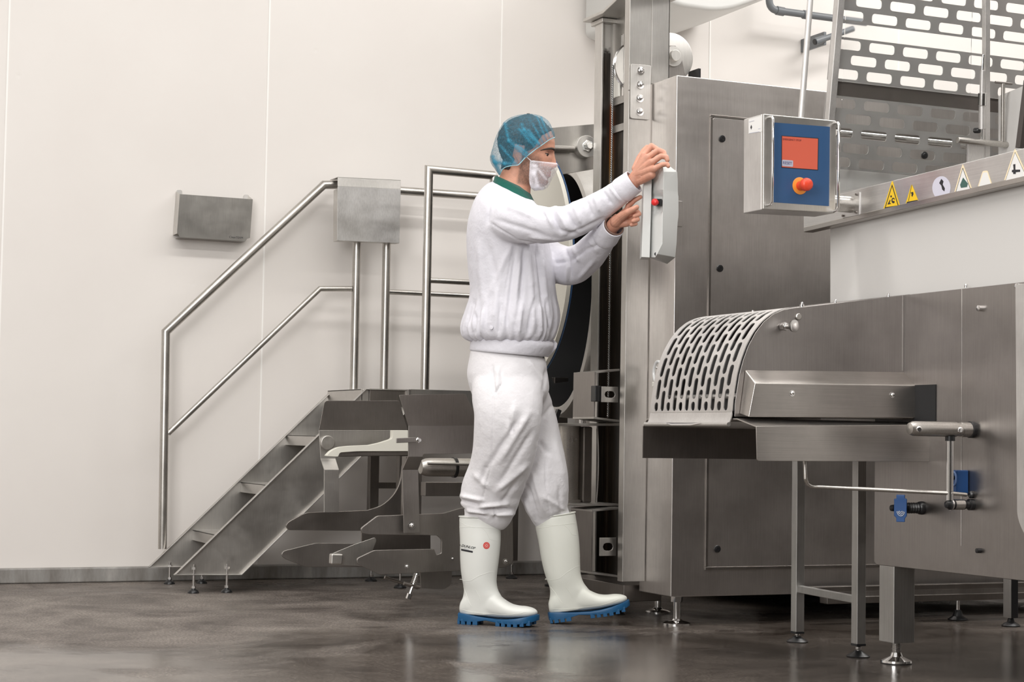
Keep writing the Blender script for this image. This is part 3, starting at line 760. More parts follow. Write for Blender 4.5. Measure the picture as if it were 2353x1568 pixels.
# guide brackets with an oblong opening
def window_bracket(y0, y1, yy, xL, xR, name):
    zt_, zb_ = P(1400, y0, Y=yy).z, P(1400, y1, Y=yy).z
    mb = MB(); w, h = xR-xL, zt_-zb_
    slotted(mb, 1, 1, w, h, w*.62, h*.42, lambda u, v: Vector((xL+u, yy, zb_+v)), stagger=0)
    return mb.build(name, MAT['steel'], mast, solid=.006, bevel=.001)
yy = 6.12
xL = P(1382, 905, Y=yy).x; xR = P(1422, 905, Y=yy).x
for a_, b_, l_ in ((889, 925, 1382), (1236, 1278, 1378)):
    window_bracket(a_, b_, yy, P(l_, a_, Y=yy).x, x0+.01, 'guide_bracket')
# outer bracket frame
def frame(pts, r, name, m=MAT['steel']):
    MB().tube(pts, r, 4).build(name, m, mast, ang=30)
yy = 6.16
for (xa_, ya_, yb_) in ((1366, 848, 958), (1360, 1166, 1315)):
    a0 = P(1424, ya_, Y=yy); a1 = P(xa_, ya_+6, Y=yy); a2 = P(xa_-2, yb_, Y=yy); a3 = P(1424, yb_+8, Y=yy)
    MB().prism([a0, a1, a1-Vector((0, 0, .008)), a0-Vector((0, 0, .008))], (0, .18, 0)).build('bracket_top', MAT['steel'], mast, bevel=.001)
    MB().prism([a1, a1+Vector((.006, 0, 0)), a2+Vector((.006, 0, 0)), a2], (0, .18, 0)).build('bracket_side', MAT['steel_plate'], mast, bevel=.001)
    MB().prism([a2, a3, a3-Vector((0, 0, .008)), a2-Vector((0, 0, .008))], (0, .18, 0)).build('bracket_bottom', MAT['steel'], mast, bevel=.001)
c = P(1372, 905, Y=6.14)
MB().box(c.x-.012, c.x+.012, 6.13, 6.17, c.z-.03, c.z+.03).build('hinge_block', MAT['black_plastic'], mast, bevel=.003)
# mast foot beam and feet
bz = P(1440, 1345, Y=6.3).z
MB().box(XC-.05, 3.36, 6.12, 6.62, .065, zb2-.002).build('mast_foot_beam', SD, mast, bevel=.003)
f1 = P(1395, 1400, Z=0)
for fx, fy in ((f1.x-.06, f1.y-.2), (3.33, 6.58)):
    foot(mast, fx, fy, .07, r=.032, rod=.008)
ff = P(1255, 1352, Z=0)

# ================================================================ tumbler drum behind the person
drum = empty('vacuum_tumbler', (3.5, 7.2, 0), 'large steel drum with black mouth and open cream lid behind the person', 'drum')

UPV = Vector((0, 0, 1))
def disc_frame(n):
    n = Vector(n).normalized(); return n, n.cross(UPV).normalized()
ax_, sd = disc_frame((-.987, .164, 0))
cc = P(1288, 668, D=8.0); Rz = 270/4200*8.0
def ringpt(c, R, th, off, ax, sd): return c+sd*math.cos(th)*R+UPV*math.sin(th)*R+ax*off
def turned(prof, c, ax, sd, n=80):
    mb = MB(); mb.grid([[ringpt(c, max(R, .0005), 2*math.pi*k/n, o_, ax, sd) for k in range(n)] for o_, R in prof], True); return mb
turned([(-.03, Rz-.004), (.01, Rz-.002), (.016, Rz+.006), (.014, Rz+.035), (.0, Rz+.042), (-.05, Rz+.045), (-.36, Rz+.03), (-.40, Rz-.03), (-.42, .0)], cc, ax_, sd).build('drum_shell', MAT['steel_matte'], drum)
turned([(.008, Rz-.004), (-.34, Rz-.01), (-.345, .0)], cc, ax_, sd).build('drum_inside', MAT['dark_inside'], drum)
ax2, sd2 = disc_frame((-.965, .06, .0))
lc = P(1207, 610, D=7.42); Rl = 270/4200*7.42
turned([(.0, .0), (.0, Rl-.01), (.004, Rl), (-.012, Rl), (-.02, Rl-.01), (-.02, 0)], lc, ax2, sd2).build('open_lid', MAT['cream_plastic'], drum)
turned([(-.016, Rl-.02), (-.015, Rl+.0008), (-.020, Rl+.0008), (-.021, Rl-.02)], lc, ax2, sd2).build('lid_seal', MAT['blue_panel'], drum)
MB().tube([lc+ax2*-.022, Vector((lc.x+.05, lc.y+.1, lc.z)), Vector((cc.x+.03, cc.y+.50, lc.z))], .018, 12).build('lid_hinge_arm', MAT['steel_tube'], drum)
for yy in (-.33, .33):
    MB().box(cc.x+.12, cc.x+.19, cc.y+yy-.03, cc.y+yy+.03, .03, cc.z-Rz*.72).build('drum_leg', SD, drum, bevel=.003)
    MB().lathe([(0, .05), (.008, .05), (.02, .02), (.032, .02)], (cc.x+.155, cc.y+yy, 0)).build('leg_foot', MAT['black_rubber'], drum)
# roller plate behind the head
YRP = 6.70
ra = empty('roller_bracket', P(1315, 400, Y=YRP), 'steel plate with a round roller and rod end, just right of the head', 'roller bracket')
MB().plate([(1262, 294), (1376, 284), (1376, 387), (1262, 406)], .01, Y=YRP).build('bracket_plate', MAT['steel'], ra, bevel=.001)
c = P(1341, 339, Y=YRP)
MB().lathe([(0, .046), (.03, .046), (.033, .044)], c, (0, -1, 0), 48).build('roller', MAT['steel_matte'], ra, ang=30)
MB().lathe([(.03, .026), (.040, .026), (.042, .023), (.042, .016), (.058, .016), (.060, .014)], c, (0, -1, 0), 6).build('roller_bolt', MAT['steel_bright'], ra, ang=20, bevel=.001)
MB().cyl(P(1250, 341, Y=YRP-.02), P(1318, 343, Y=YRP-.02), .0145, n=24).build('roller_rod', MAT['steel_tube'], ra)

# ================================================================ steel cabinet
YCB = 5.85
cab = empty('steel_cabinet', (3.8, 6.1, 0), 'tall stainless machine cabinet with recessed panel, behind the right hand of the worker', 'cabinet')
c0 = P(1541, 1373, Y=YCB); c1 = P(1553, 172, Y=YCB)
XC0 = c0.x; ZB, ZTc = c0.z, c1.z
XCR = 5.6
MB().prism([(XC0, YCB, ZB), (XCR, YCB, ZB), (XCR, YCB+.53, ZB), (3.40, YCB+.53, ZB), (3.40, 6.10, ZB), (XC0, 6.095, ZB)], (0, 0, ZTc-ZB)).build('cabinet_body', steel('steel_cab', col=(.70, .665, .64), rough=.34, grain=(1, 1, .015), gscale=500, var=.05, bump=.06), cab, bevel=.004, seg=3)
MB().box(3.95, XCR, YCB+.53, 8.1, ZB-.04, ZTc-.03).build('rear_housing', MAT['steel_cab'], cab, bevel=.004)  # unseen box added to keep light from under the cabinet
# panel in the front: raised frame lines
pl, pt, pb = P(1632, 700, Y=YCB).x, P(1640, 270, Y=YCB).z, P(1630, 1303, Y=YCB).z
pr = pl+1.25
MB().prism([(a_, YCB-.004, b_) for a_, b_ in rrect((pl+pr)/2, (pt+pb)/2, pr-pl, pt-pb, .012)], (0, .0045, 0)).build('door_panel', MAT['steel_cab'], cab, bevel=.0015, seg=2)
o = MB()
for r_ in ((pl-.012, pr+.012, pt, pt+.010), (pl-.012, pr+.012, pb-.012, pb), (pl-.012, pl, pb, pt)):
    o.box(r_[0], r_[1], YCB-.006, YCB+.001, r_[2], r_[3])
o.build('door_frame_strip', MAT['steel_dark'], cab, bevel=.002)
for q in ((1659, 319), (1654, 617), (1648, 1262)):
    c = P(*q, Y=YCB-.004)
    kn = MB().lathe([(0, .0135), (.003, .0135), (.005, .012)], c, (0, -1, 0), 32).build('latch', MAT['black_plastic'], cab)
    MB().lathe([(.004, .009), (.0065, .008), (.0065, .005), (.003, .005), (.003, 0)], c, (0, -1, 0), 24).build('latch_key', MAT['black_rubber'], kn)
# small plate beside the pendant
c = P(1566, 492, Y=YCB)
MB().prism([(c.x-.012+a_, YCB-.003, c.z+b_) for a_, b_ in rrect(0, 0, .032, .095, .003)], (0, .003, 0)).build('cover_plate', MAT['steel_cab'], cab, bevel=.001)
# feet of the cabinet
for fx, fy, r_ in ((3.305, 5.90, .052), (3.45, 6.31, .05), (5.45, 5.95, .05), (5.45, 6.3, .05)):
    f = MB().lathe([(0, r_), (.006, r_), (.011, r_*.86), (.016, r_*.4), (.022, .016)], (fx, fy, 0), n=48).build('levelling_foot', MAT['chrome'], cab)
    MB().cyl((fx, fy, .02), (fx, fy, ZB-.012), .0135, n=24).build('threaded_rod', MAT['chrome'], f)
    MB().lathe([(ZB-.022, .0135), (ZB-.022, .022), (ZB-.0005, .022)], (fx, fy, 0), n=6).build('lock_nut', MAT['chrome'], f, ang=20)

# white plastic hooks on the cabinet's left side
hk = empty('hose_clip', P(1516, 890, X=XC0), 'white plastic ring hook fixed to the column edge left of the slotted guard', 'hook')
def loop(c, ry, rz, X, n=40, a0=0, a1=360):
    return [Vector((X, c.y-ry*math.cos(math.radians(a0+(a1-a0)*k/n)), c.z+rz*math.sin(math.radians(a0+(a1-a0)*k/n)))) for k in range(n+1)]
hc = P(1512, 856, X=XC0-.02)
MB().tube(loop(hc, .033, .040, hc.x), .0058, 10).build('clear_ring', plain('clear_plastic', (.85, .86, .86), .15, alpha=.8), hk)
c = P(1516, 883, X=XC0-.02)
MB().box(XC0-.035, XC0, c.y-.030, c.y+.034, c.z-.010, c.z+.008).box(XC0-.03, XC0, c.y-.014, c.y+.014, c.z-.035, c.z-.01).build('clip_body', MAT['white_plastic'], hk, bevel=.003, seg=3)
hc = P(1522, 915, X=XC0-.02)
MB().tube(loop(hc, .045, .055, hc.x, 30, 95, 300), [.006+.010*math.sin(math.pi*k/30) for k in range(31)], 12).build('hook_arm', MAT['white_plastic'], hk)
domebolt(P(1510, 846, X=XC0-.002), (-1, 0, 0), .004, hk)

# ================================================================ grey pendant control box held by the worker
PX = dict(D=6.33)
pend = empty('pendant_control', P(1514, 600, D=6.25), 'light grey pendant control box with a red stop button, gripped by the worker', 'control box')
# faces: narrow left flank in two halves, wide slanting side to the right
pd0, pd1, pd2 = 6.16, 6.22, 6.05
def PD(x, y, d): return P(x, y, D=d)
# body: a prism following the side outline, thickness along view
NDIR = (RIGHT*-.72+FLAT*-.69).normalized()       # front half faces left and to the camera
TH = (RIGHT*.80-FLAT*.6).normalized()
# back shell (left narrow strip)
bk = [(1479, 398), (1476, 470), (1474, 591), (1490, 592), (1492, 470), (1494, 398)]
o = MB().prism([PD(x, y, 6.20) for x, y in rpoly([(1481, 382), (1474, 591), (1493, 592), (1499, 374)], [6, 1, 1, 6])], FLAT*.085)
o.build('back_shell', MAT['pendant_grey'], pend, bevel=.002)
# front shell: outline with two finger recesses on the button side
fs = rpoly([(1497, 374), (1520, 368), (1554, 388), (1557, 455), (1556, 520), (1552, 545), (1549, 592), (1522, 579), (1508, 592), (1490.5, 592)], [3, 6, 3, 4, 4, 4, 2, 2, 2, 1], 3)
def quadloft(pa, pb):
    return pa, pb
mb = MB()
# three long faces: button face (facing left), middle bevel and right side (facing camera right)
rows_y = [374, 395, 418, 436, 447, 452, 470, 486, 492, 500, 512, 560, 592]
#        y :  left edge x, bevel start x, ridge x, right edge x
prof = {374: (1497, 1507, 1521, 1528), 395: (1496.5, 1507.5, 1525, 1556), 418: (1496, 1508, 1525, 1557.5), 436: (1495.5, 1509, 1524.5, 1557.5), 447: (1495, 1518, 1524, 1558), 452: (1495, 1522.5, 1523.8, 1559),
        470: (1494, 1522, 1523.5, 1559), 486: (1493.5, 1521, 1523, 1559), 492: (1493, 1514, 1522.8, 1559), 500: (1493, 1508.5, 1522.6, 1558.6), 512: (1492.5, 1506, 1522.4, 1557), 560: (1491.5, 1505.5, 1522, 1554.5), 592: (1490.5, 1505, 1510, 1551.5)}
dd_ = (6.24, 6.19, 6.15, 6.27)
front = []; back = []
for y in rows_y:
    a, b_, c_, d_ = prof[y]
    dy = {592: (0, 0, -10, 0)}.get(y, (0, 0, 0, 0))
    front.append([PD(a, y, dd_[0]), PD(b_, y+(0 if y < 590 else 0), dd_[1]), PD(c_, y+(0 if y < 590 else -8), dd_[2]), PD(d_, y+(0 if y < 590 else 0), dd_[3])])
R = mb.grid(front)
bk_ = [[PD(r_[0], y, 6.33), PD(r_[3]-1, y, 6.36)] for y, r_ in ((y, prof[y]) for y in rows_y)]
RB = [[mb.bm.verts.new(p) for p in row] for row in bk_]
for i in range(len(R)-1):
    mb.bm.faces.new([R[i][0], R[i+1][0], RB[i+1][0], RB[i][0]]); mb.bm.faces.new([R[i][3], RB[i][1], RB[i+1][1], R[i+1][3]])
    mb.bm.faces.new([RB[i][0], RB[i+1][0], RB[i+1][1], RB[i][1]])
mb.bm.faces.new([R[0][0], RB[0][0], RB[0][1], R[0][3], R[0][2], R[0][1]])
# bottom face sloping to the lower tip
tipc = mb.bm.verts.new(PD(1533, 607, 6.30))
L = R[-1]; 
for a_, b_ in ((L[0], L[1]), (L[1], L[2]), (L[2], L[3]), (L[3], RB[-1][1]), (RB[-1][1], RB[-1][0]), (RB[-1][0], L[0])):
    mb.bm.faces.new([a_, b_, tipc])
mb.build('front_shell', MAT['pendant_grey'], pend, bevel=.0018, ang=22)
# bracket carrying it on the column
MB().prism([PD(1500, 398, 6.37), PD(1540, 398, 6.37), PD(1540, 580, 6.37), PD(1500, 580, 6.37)], FLAT*.06).build('mount_rail', MAT['steel_dark'], pend, bevel=.001)
bc = PD(1510, 465, 6.165); bn = (FLAT*-.72+RIGHT*-.55).normalized()
sq = MB().obox(PD(1513.5, 466, 6.19), (RIGHT*.010), UPZ*.0115, FLAT*.014).build('button_base', MAT['black_plastic'], pend, bevel=.001)
MB().lathe([(0, .008), (.006, .008), (.008, .0115), (.012, .0125), (.018, .0115), (.021, .008), (.022, 0)], bc+FLAT*.01, bn, 32).build('stop_button', MAT['red_button'], pend, ang=60)
MB().tube([PD(1507, 584, 6.178)-bn*.004, PD(1507, 584, 6.178)+bn*.001], .0058, 16).build('screw_hole', MAT['dark_inside'], pend)

# ================================================================ processing machine at the right
XM = 3.36
mach = empty('slicing_machine', (3.5, 4.6, 0), 'big stainless processing machine at the right with slotted guard, drip tray and thick legs', 'machine')
PLATE = steel('steel_mach', col=(.40, .375, .36), rough=.36, grain=(1, 1, .012), gscale=500, var=.12, bump=.06)
o = MB().prism([P(a, b, X=XM) for a, b in [(2008, 1292), (2014, 1298.5), (2560, 1358.5), (2560, 625.3), (2012, 685.6)]], (.006, 0, 0))
o.build('side_plate', PLATE, mach, bevel=.002)
yl_, yr_ = P(2012, 690, X=XM).y, P(2560, 700, X=XM).y
ztop = P(2353, 648, X=XM).z; zbot = P(2353, 1336, X=XM).z
MB().box(XM+.006, XM+.95, yr_, yl_-.01, zbot+.03, ztop-.02).build('body', SD, mach, bevel=.003)
for px, y0, y1 in ((2210.5, 664, 1255), (2100.5, 678, 858), (2074, 681, 856)):
    a = P(px, y0, X=XM); b_ = P(px-1.5, y1, X=XM)
    MB().prism([a+Vector((-.0008, -.0012, 0)), a+Vector((-.0008, .0012, 0)), b_+Vector((-.0008, .0012, 0)), b_+Vector((-.0008, -.0012, 0))], (.001, 0, 0)).build('seam', MAT['steel_bright'], mach) if px > 2150 else None
# hood
YS = P(1688, 958, X=2.765).y
side = [(1688, 958), (1689, 930), (1693, 900), (1699, 862), (1708, 828), (1720, 795), (1736, 765), (1755, 740), (1777, 722), (1800, 712), (1822, 708)]
hp = side+[(1900, 699.5), (2000, 687.5), (2092, 676.8), (2097, 965)]
HS = MB().prism([P(a, b, Y=YS) for a, b in hp], (0, .004, 0)).build('hood_side', PLATE, mach, bevel=.0015)
for px, y0, y1 in ((2074, 679.5, 853),):
    a = P(px, y0, Y=YS); b_ = P(px-.5, y1, Y=YS)
    MB().prism([a+Vector((-.001, -.0008, 0)), a+Vector((.001, -.0008, 0)), b_+Vector((.001, -.0008, 0)), b_+Vector((-.001, -.0008, 0))], (0, .001, 0)).build('seam', MAT['steel_bright'], mach)
# slotted guard: quarter round sheet from the tray up over the top
WG = .50
gp = [P(a, b, Y=YS) for a, b in side]
xb_, zb_ = gp[0].x, gp[0].z
gp = [Vector((gp[0].x-.012, YS, P(1690, 978, Y=YS).z))]+gp
from bisect import bisect
cl = [0]
for p, q in zip(gp[:-1], gp[1:]): cl.append(cl[-1]+(q-p).length)
def along(s):
    s = min(max(s, 0), cl[-1]-1e-6); i = bisect(cl, s)-1
    k = (s-cl[i])/(cl[i+1]-cl[i]); a, b_ = gp[i], gp[i+1]
    # smooth by quadratic blend
    return a*(1-k)+b_*k
def smooth_along(s):
    h = .012; return (along(s-h)+along(s)*2+along(s+h))/4
mb = MB()
su = .073; s0 = .042; nu = 5
pv = (WG-.036)/12
def gm(u, v):
    p = smooth_along(u); return Vector((p.x-.006, YS+.004+v, p.z))
slotted(mb, nu, 12, su, pv, .064, pv*.58, gm, v0=.018, u0=s0, corner=pv*.22)
# plain margins
def strip(u0, u1, v0, v1, nn=12):
    mb.grid([[gm(u0+(u1-u0)*i/nn, v) for v in (v0, v1)] for i in range(nn+1)])
strip(0, s0, 0, WG, 6); strip(s0+su*nu, cl[-1], 0, WG, 4); strip(s0, s0+su*nu, 0, .018, 40); strip(s0, s0+su*nu, WG-.018, WG, 40)
bmesh.ops.remove_doubles(mb.bm, verts=mb.bm.verts[:], dist=.0002)
guard = mb.build('slotted_guard', steel('steel_guard', col=(.80, .78, .76), rough=.55, bump=.03), mach, solid=.003, ang=60, solid_split=True)
q = gm(0, 0); q2 = gm(0, WG)
MB().tube([q+Vector((-.004, -.006, .0)), q2+Vector((-.004, .006, 0))], .0065, 12).build('guard_rim', MAT['steel_matte'], mach)
hc_ = (q+q2)/2
MB().prism([hc_+Vector((-.012, -.11, .002)), hc_+Vector((-.020, -.06, -.004)), hc_+Vector((-.020, .06, -.004)), hc_+Vector((-.012, .11, .002))], (0, 0, .004)).build('guard_handle', MAT['chrome'], mach, bevel=.001)
# roof of the hood and its far side
tp = [P(a, b, Y=YS) for a, b in [(1822, 708), (1900, 699.5), (2000, 687.5), (2092, 676.8)]]
mb = MB(); mb.grid([[p+Vector((0, .004, -.001)), p+Vector((0, WG, -.001))] for p in tp]); mb.build('hood_roof', PLATE, mach, solid=.003)
MB().prism([p+Vector((0, WG, 0)) for p in [P(a, b, Y=YS) for a, b in hp]], (0, .004, 0)).build('hood_side', PLATE, mach)
# dark works inside the hood, rollers behind the slots
MB().box(xb_+.10, XM, YS+.03, YS+WG-.03, zb_+.02, zb_+.23).build('cutting_drum', MAT['black_plastic'], mach)
zr_ = P(1650, 912, Y=YS+.2).z
MB().cyl((xb_+.045, YS+.02, zr_), (xb_+.045, YS+WG-.02, zr_), .009, n=16).build('roller', MAT['steel_bright'], mach)
for px, py, X_ in ((1730, 719, None), (1843, 704, None), (1920, 698, None), (2042, 683.5, None)):
    c = P(px, py, Y=YS+.02)
    if px == 1730: c = P(px, py+3, Y=YS+.22)
    MB().lathe([(-.002, .007), (.005, .007), (.005, .004), (.011, .004), (.0125, .002)], c, (0, 0, 1), 16).build('cap_bolt', MAT['chrome'], mach, ang=30)
c = P(2220, 660, X=XM+.01); MB().lathe([(-.002, .006), (.005, .006), (.009, .004)], c, (0, 0, 1), 16).build('cap_bolt', MAT['chrome'], mach, ang=30)
# plunger and button on the hood side
c = P(1796, 751, Y=YS)
pg = MB().lathe([(0, .011), (.010, .011), (.011, .013), (.018, .013), (.019, .009)], c, (.22, -1, 0), 6).build('plunger_nut', MAT['chrome'], mach, ang=20)
MB().lathe([(.01, .008), (.036, .008), (.046, .017), (.054, .0185), (.055, .016), (.0552, 0)], c, (.22, -1, 0), 28).build('plunger_knob', MAT['steel_bright'], pg, ang=40)
c = P(1834, 728, Y=YS); MB().lathe([(0, .010), (.004, .010), (.006, .008), (.0062, 0)], c, (0, -1, 0), 24).build('button_bolt', MAT['steel_tube'], mach)
# sloped cover box on the hood side
Xl = P(1699, 952, Y=YS).x
lo_, hi_ = YS-.3, YS
for _ in range(30):
    md_ = (lo_+hi_)/2
    if P(1720, 959, Y=md_).x > Xl: hi_ = md_ if False else hi_; 
    break
YCV = YS-.062
fF = [P(a, b, Y=YCV) for a, b in ((1735, 881), (2137, 886), (2137, 961.5), (1720, 959))]
fB = [P(a, b, Y=YS-.001) for a, b in ((1712, 850), (2088, 855), (2099, 961.5), (1699, 952))]
mb = MB(); bv = mb.faces(fF+fB, [(0, 1, 2, 3), (0, 4, 5, 1), (1, 5, 6, 2), (2, 6, 7, 3), (3, 7, 4, 0), (4, 7, 6, 5)])
cvr = mb.build('motor_cover', steel('steel_cover', col=(.54, .51, .48), rough=.33, grain=(.012, 1, 1), gscale=500, bump=.05, var=.05), mach, bevel=.003, seg=3, ang=20)
for q in ((1820, 904), (2050, 908)): domebolt(P(*q, Y=YCV), (0, -1, 0), .006, cvr, washer=True)
# dark box on the side plate, its colour standing for shade in a slot
a, b_ = P(2100, 888, X=XM), P(2151, 968, X=XM)
MB().box(XM-.003, XM+.001, min(a.y, b_.y), max(a.y, b_.y), b_.z, P(2151, 884, X=XM).z).build('plate_opening', MAT['dark_inside'], mach)
# drip tray: front lip, sloping shoulder, far lip
YL = 4.477
XT0 = P(1738, 1020, Y=YL).x
lip = rpoly([(1738, 980), (2137, 976), (2137, 1061.5), (1740, 1060)], [1, 1, 5, 6], 5)
MB().prism([P(a, b, Y=YL) for a, b in lip], (0, .004, 0)).build('tray_lip', MAT['steel_cover'], mach, bevel=.0012)
zl = P(1738, 980, Y=YL).z; zs_ = P(1688, 957, Y=YS).z
xs_ = P(1688, 957, Y=YS).x
YB2 = P(1477, 1020, X=XT0).y
zmb = MB().faces
mb = MB()
for (y0, z0, y1, z1) in ((YL, zl, YS-.02, zs_-.006), (YS-.02, zs_-.006, YS+WG+.03, zs_-.006), (YS+WG+.03, zs_-.006, YB2, zl)):
    mb.prism([(XT0, y0, z0), (XM+.0, y0, z0), (XM+.0, y1, z1), (XT0, y1, z1)], (0, 0, -.004))
mb.build('tray_top', MAT['steel_cover'], mach, bevel=.001)
zlb = P(1478, 1053, X=XT0).z
MB().prism([(XT0, YB2, zl), (XM, YB2, zl), (XM, YB2, zlb), (XT0, YB2, zlb)], (0, .004, 0)).build('tray_lip', SD, mach, bevel=.001)
# thick leg
ya, yb_ = P(2018.5, 1400, X=XM).y, P(2052.5, 1400, X=XM).y
zlt, zlb_ = P(2035, 1298, X=XM).z, P(2052, 1480, X=XM).z
MB().box(XM+.002, XM+.08, yb_, ya, zlb_, zbot+.04).build('leg', steel('steel_leg', col=(.60, .59, .57), rough=.45, gscale=300), mach, bevel=.0025, seg=3)
cx0, cy0_ = XM+.04, (ya+yb_)/2
ft = MB().lathe([(0, .046), (.004, .048), (.010, .047), (.015, .036), (.022, .020), (.034, .015)], (cx0, cy0_, 0), n=56).build('machine_foot', MAT['chrome'], mach)
MB().cyl((cx0, cy0_, .03), (cx0, cy0_, zlb_), .0135, n=24).build('threaded_rod', MAT['steel_bright'], ft)
th = []
for k in range(64): a = k*2*math.pi/8; th.append((cx0+.0137*math.cos(a), cy0_+.0137*math.sin(a), zlb_-.034+k*.032/64))
MB().tube(th, .0012, 6).build('thread', MAT['steel_dark'], ft)
MB().cyl((cx0, cy0_, 0), (cx0, cy0_, .004), .0475, n=56).build('foot_pad', MAT['black_rubber'], ft)
cyk = yr_+.1
MB().box(XM+.002, XM+.08, cyk, cyk+.08, zlb_, zbot+.04).build('leg', MAT['steel_leg'], mach, bevel=.0025)
MB().lathe([(0, .046), (.010, .047), (.022, .020), (zlb_, .0135)], (XM+.04, cyk+.04, 0), n=32).build('machine_foot', MAT['chrome'], mach)
for yy in (cyk, ya-.07):
    MB().box(XM+.85, XM+.93, yy, yy+.08, zlb_, zbot+.04).build('leg', MAT['steel_leg'], mach, bevel=.0025)
    MB().lathe([(0, .046), (.010, .047), (.022, .020), (zlb_, .0135)], (XM+.89, yy+.04, 0), n=32).build('machine_foot', MAT['chrome'], mach)

# thin-legged stand
stand = empty('leg_stand', (3.4, 5.05, 0), 'narrow square tube stand with two black feet under the drip tray', 'stand')
tops = []
for (pxf, pyf, pxc, xl_, xr_) in ((1832, 1478, 1830.5, 1819, 1845), (1972, 1512, 1970, 1957.5, 1986)):
    c = P(pxf, pyf-2, Z=0)
    s_ = .0165
    x, y = c.x, c.y
    ztl = P(pxf, 1452 if pxf < 1900 else 1480, X=x).z
    zt_ = P(1840, 1000, X=x).z
    MB().box(x-s_, x+s_, y-s_, y+s_, ztl, zt_).build('leg', MAT['steel_leg'], stand, bevel=.002)
    MB().box(x-s_-.0008, x+s_+.0008, y-s_-.0008, y+s_+.0008, ztl-.006, ztl+.001).build('end_plug', MAT['black_plastic'], stand, bevel=.001)
    f = MB().lathe([(0, .036), (.003, .037), (.008, .030), (.014, .018), (.020, .012)], (x, y, 0), n=36).build('levelling_foot', MAT['black_rubber'], stand)
    MB().lathe([(.015, .0055), (.022, .0055), (.024, .009), (.032, .009), (.034, .005), (ztl, .005)], (x, y, 0), n=12).build('threaded_rod', MAT['chrome'], f)
    tops.append((x, y))
(x1, y1), (x2, y2) = tops
zc1 = P(1843, 1355, X=x1).z
a, b_ = Vector((x1, y1-.0165, zc1)), Vector((x2, y2+.0165, zc1))
dd = (b_-a).normalized()
MB().prism([a+Vector((-.010, 0, .012)), b_+Vector((-.010, 0, .012)), b_+Vector((-.010, 0, -.012)), a+Vector((-.010, 0, -.012))], (.02, 0, 0)).build('cross_bar', MAT['steel_leg'], stand, bevel=.002)
zt_ = P(1840, 1000, X=x1).z
MB().box(x1-.0165, x1+.0165, y2-.02, y1+.02, zt_, zt_+.03).build('top_rail', SD, stand, bevel=.002)

# base frame behind, with its own feet
bf = empty('base_frame', (4.4, 5.7, 0), 'low dark steel base frame behind the thick machine leg, standing on black feet', 'frame')
YBF = 5.74
zA = P(2311, 1340, Y=YBF).z; zB_ = P(2311, 1352, Y=YBF).z; zC_ = P(2311, 1362, Y=YBF).z; zD = P(2311, 1377, Y=YBF).z
xA = P(1850, 1345, Y=YBF).x
MB().box(xA, 5.4, YBF, YBF+.04, zB_, zA).build('frame_rail', SD, bf, bevel=.002)
MB().box(P(2106, 1363, Y=YBF-.02).x-.4, 5.4, YBF-.02, YBF+.03, zD, zC_).build('frame_rail', SD, bf, bevel=.002)
MB().box(xA+.1, 5.4, YBF-.005, YBF+.035, zC_, zB_).build('frame_web', MAT['steel_plate'], bf)
c = P(2164, 1420, Z=0)
f = MB().lathe([(0, .037), (.004, .039), (.010, .030), (.016, .020), (.030, .016), (.040, .012)], (c.x, YBF+.02, 0), n=36).build('rubber_foot', MAT['black_rubber'], bf)
MB().cyl((c.x, YBF+.02, .03), (c.x, YBF+.02, zD+.001), .008, n=16).build('foot_rod', MAT['chrome'], f)
for fx in (5.3,):
    MB().lathe([(0, .037), (.004, .039), (.016, .020), (.030, .010), (zD, .008)], (fx, YBF+.02, 0), n=24).build('rubber_foot', MAT['black_rubber'], bf)
x, y = 4.513, 5.512
zt_ = P(2323, 1330, X=x).z+.05; zb3 = P(2323, 1420, X=x).z
MB().box(x-.016, x+.016, y-.022, y+.022, zb3, zt_).build('frame_leg', MAT['black_plastic'], bf, bevel=.002)
MB().box(x-.018, x-.0165, y-.022, y+.022, zb3, zt_).build('leg_face', MAT['steel_leg'], bf)
MB().box(x-.016, x+.016, y, YBF+.02, zt_-.03, zt_).build('frame_rail', SD, bf)
MB().lathe([(0, .034), (.004, .035), (.010, .028), (.018, .014), (zb3, .010)], (x, y, 0), n=36).build('rubber_foot', MAT['black_rubber'], bf)

# levers and clamps on the side plate
c = P(2235, 988, X=XM)
hl = MB().lathe([(0, .024), (.012, .024), (.014, .021)], c, (-1, 0, 0), 40).build('pivot_flange', MAT['black_plastic'], mach)
r_h = .0215
pxe = P(2090, 991, Y=c.y)
L_ = c.x-pxe.x
MB().lathe([(.014, r_h), (.042, r_h), (.043, r_h*.9), (.060, r_h*.9), (.061, r_h), (L_-.04, r_h), (L_-.012, r_h*.98), (L_, r_h*.75), (L_+.002, .002)], c, (-1, 0, 0), 48).build('lever_tube', MAT['steel_tube'], mach, ang=30)
for q in (2112, 2207):
    s_ = P(q, 993, Y=c.y-r_h)
    MB().lathe([(0, .0085), (.004, .0085), (.006, .006), (.0062, 0)], Vector((s_.x, c.y-r_h+.002, c.z-.002)), (-.3, -1, 0), 24).build('end_screw', MAT['chrome'], mach)
xv = P(2183, 1060, Y=c.y).x; zv = P(2183, 1160, Y=c.y).z
MB().tube([(xv, c.y, c.z-r_h+.002), (xv, c.y, c.z-r_h-.012)], .014, 20).build('lever_socket', MAT['black_plastic'], mach)
MB().cyl((xv, c.y, c.z-r_h-.01), (xv, c.y, zv+.012), .0105, n=24).build('lever_arm', MAT['chrome'], mach)
MB().lathe([(0, .0165), (.012, .0165), (.014, .012), (.026, .012), (.03, .0145), (.07, .0145), (.072, .016), (.080, .016), (.082, .013), (.092, .010), (.096, 0)], (XM, c.y, zv), (-1, 0, 0), 32).build('locking_pin', MAT['black_plastic'], mach, ang=30)
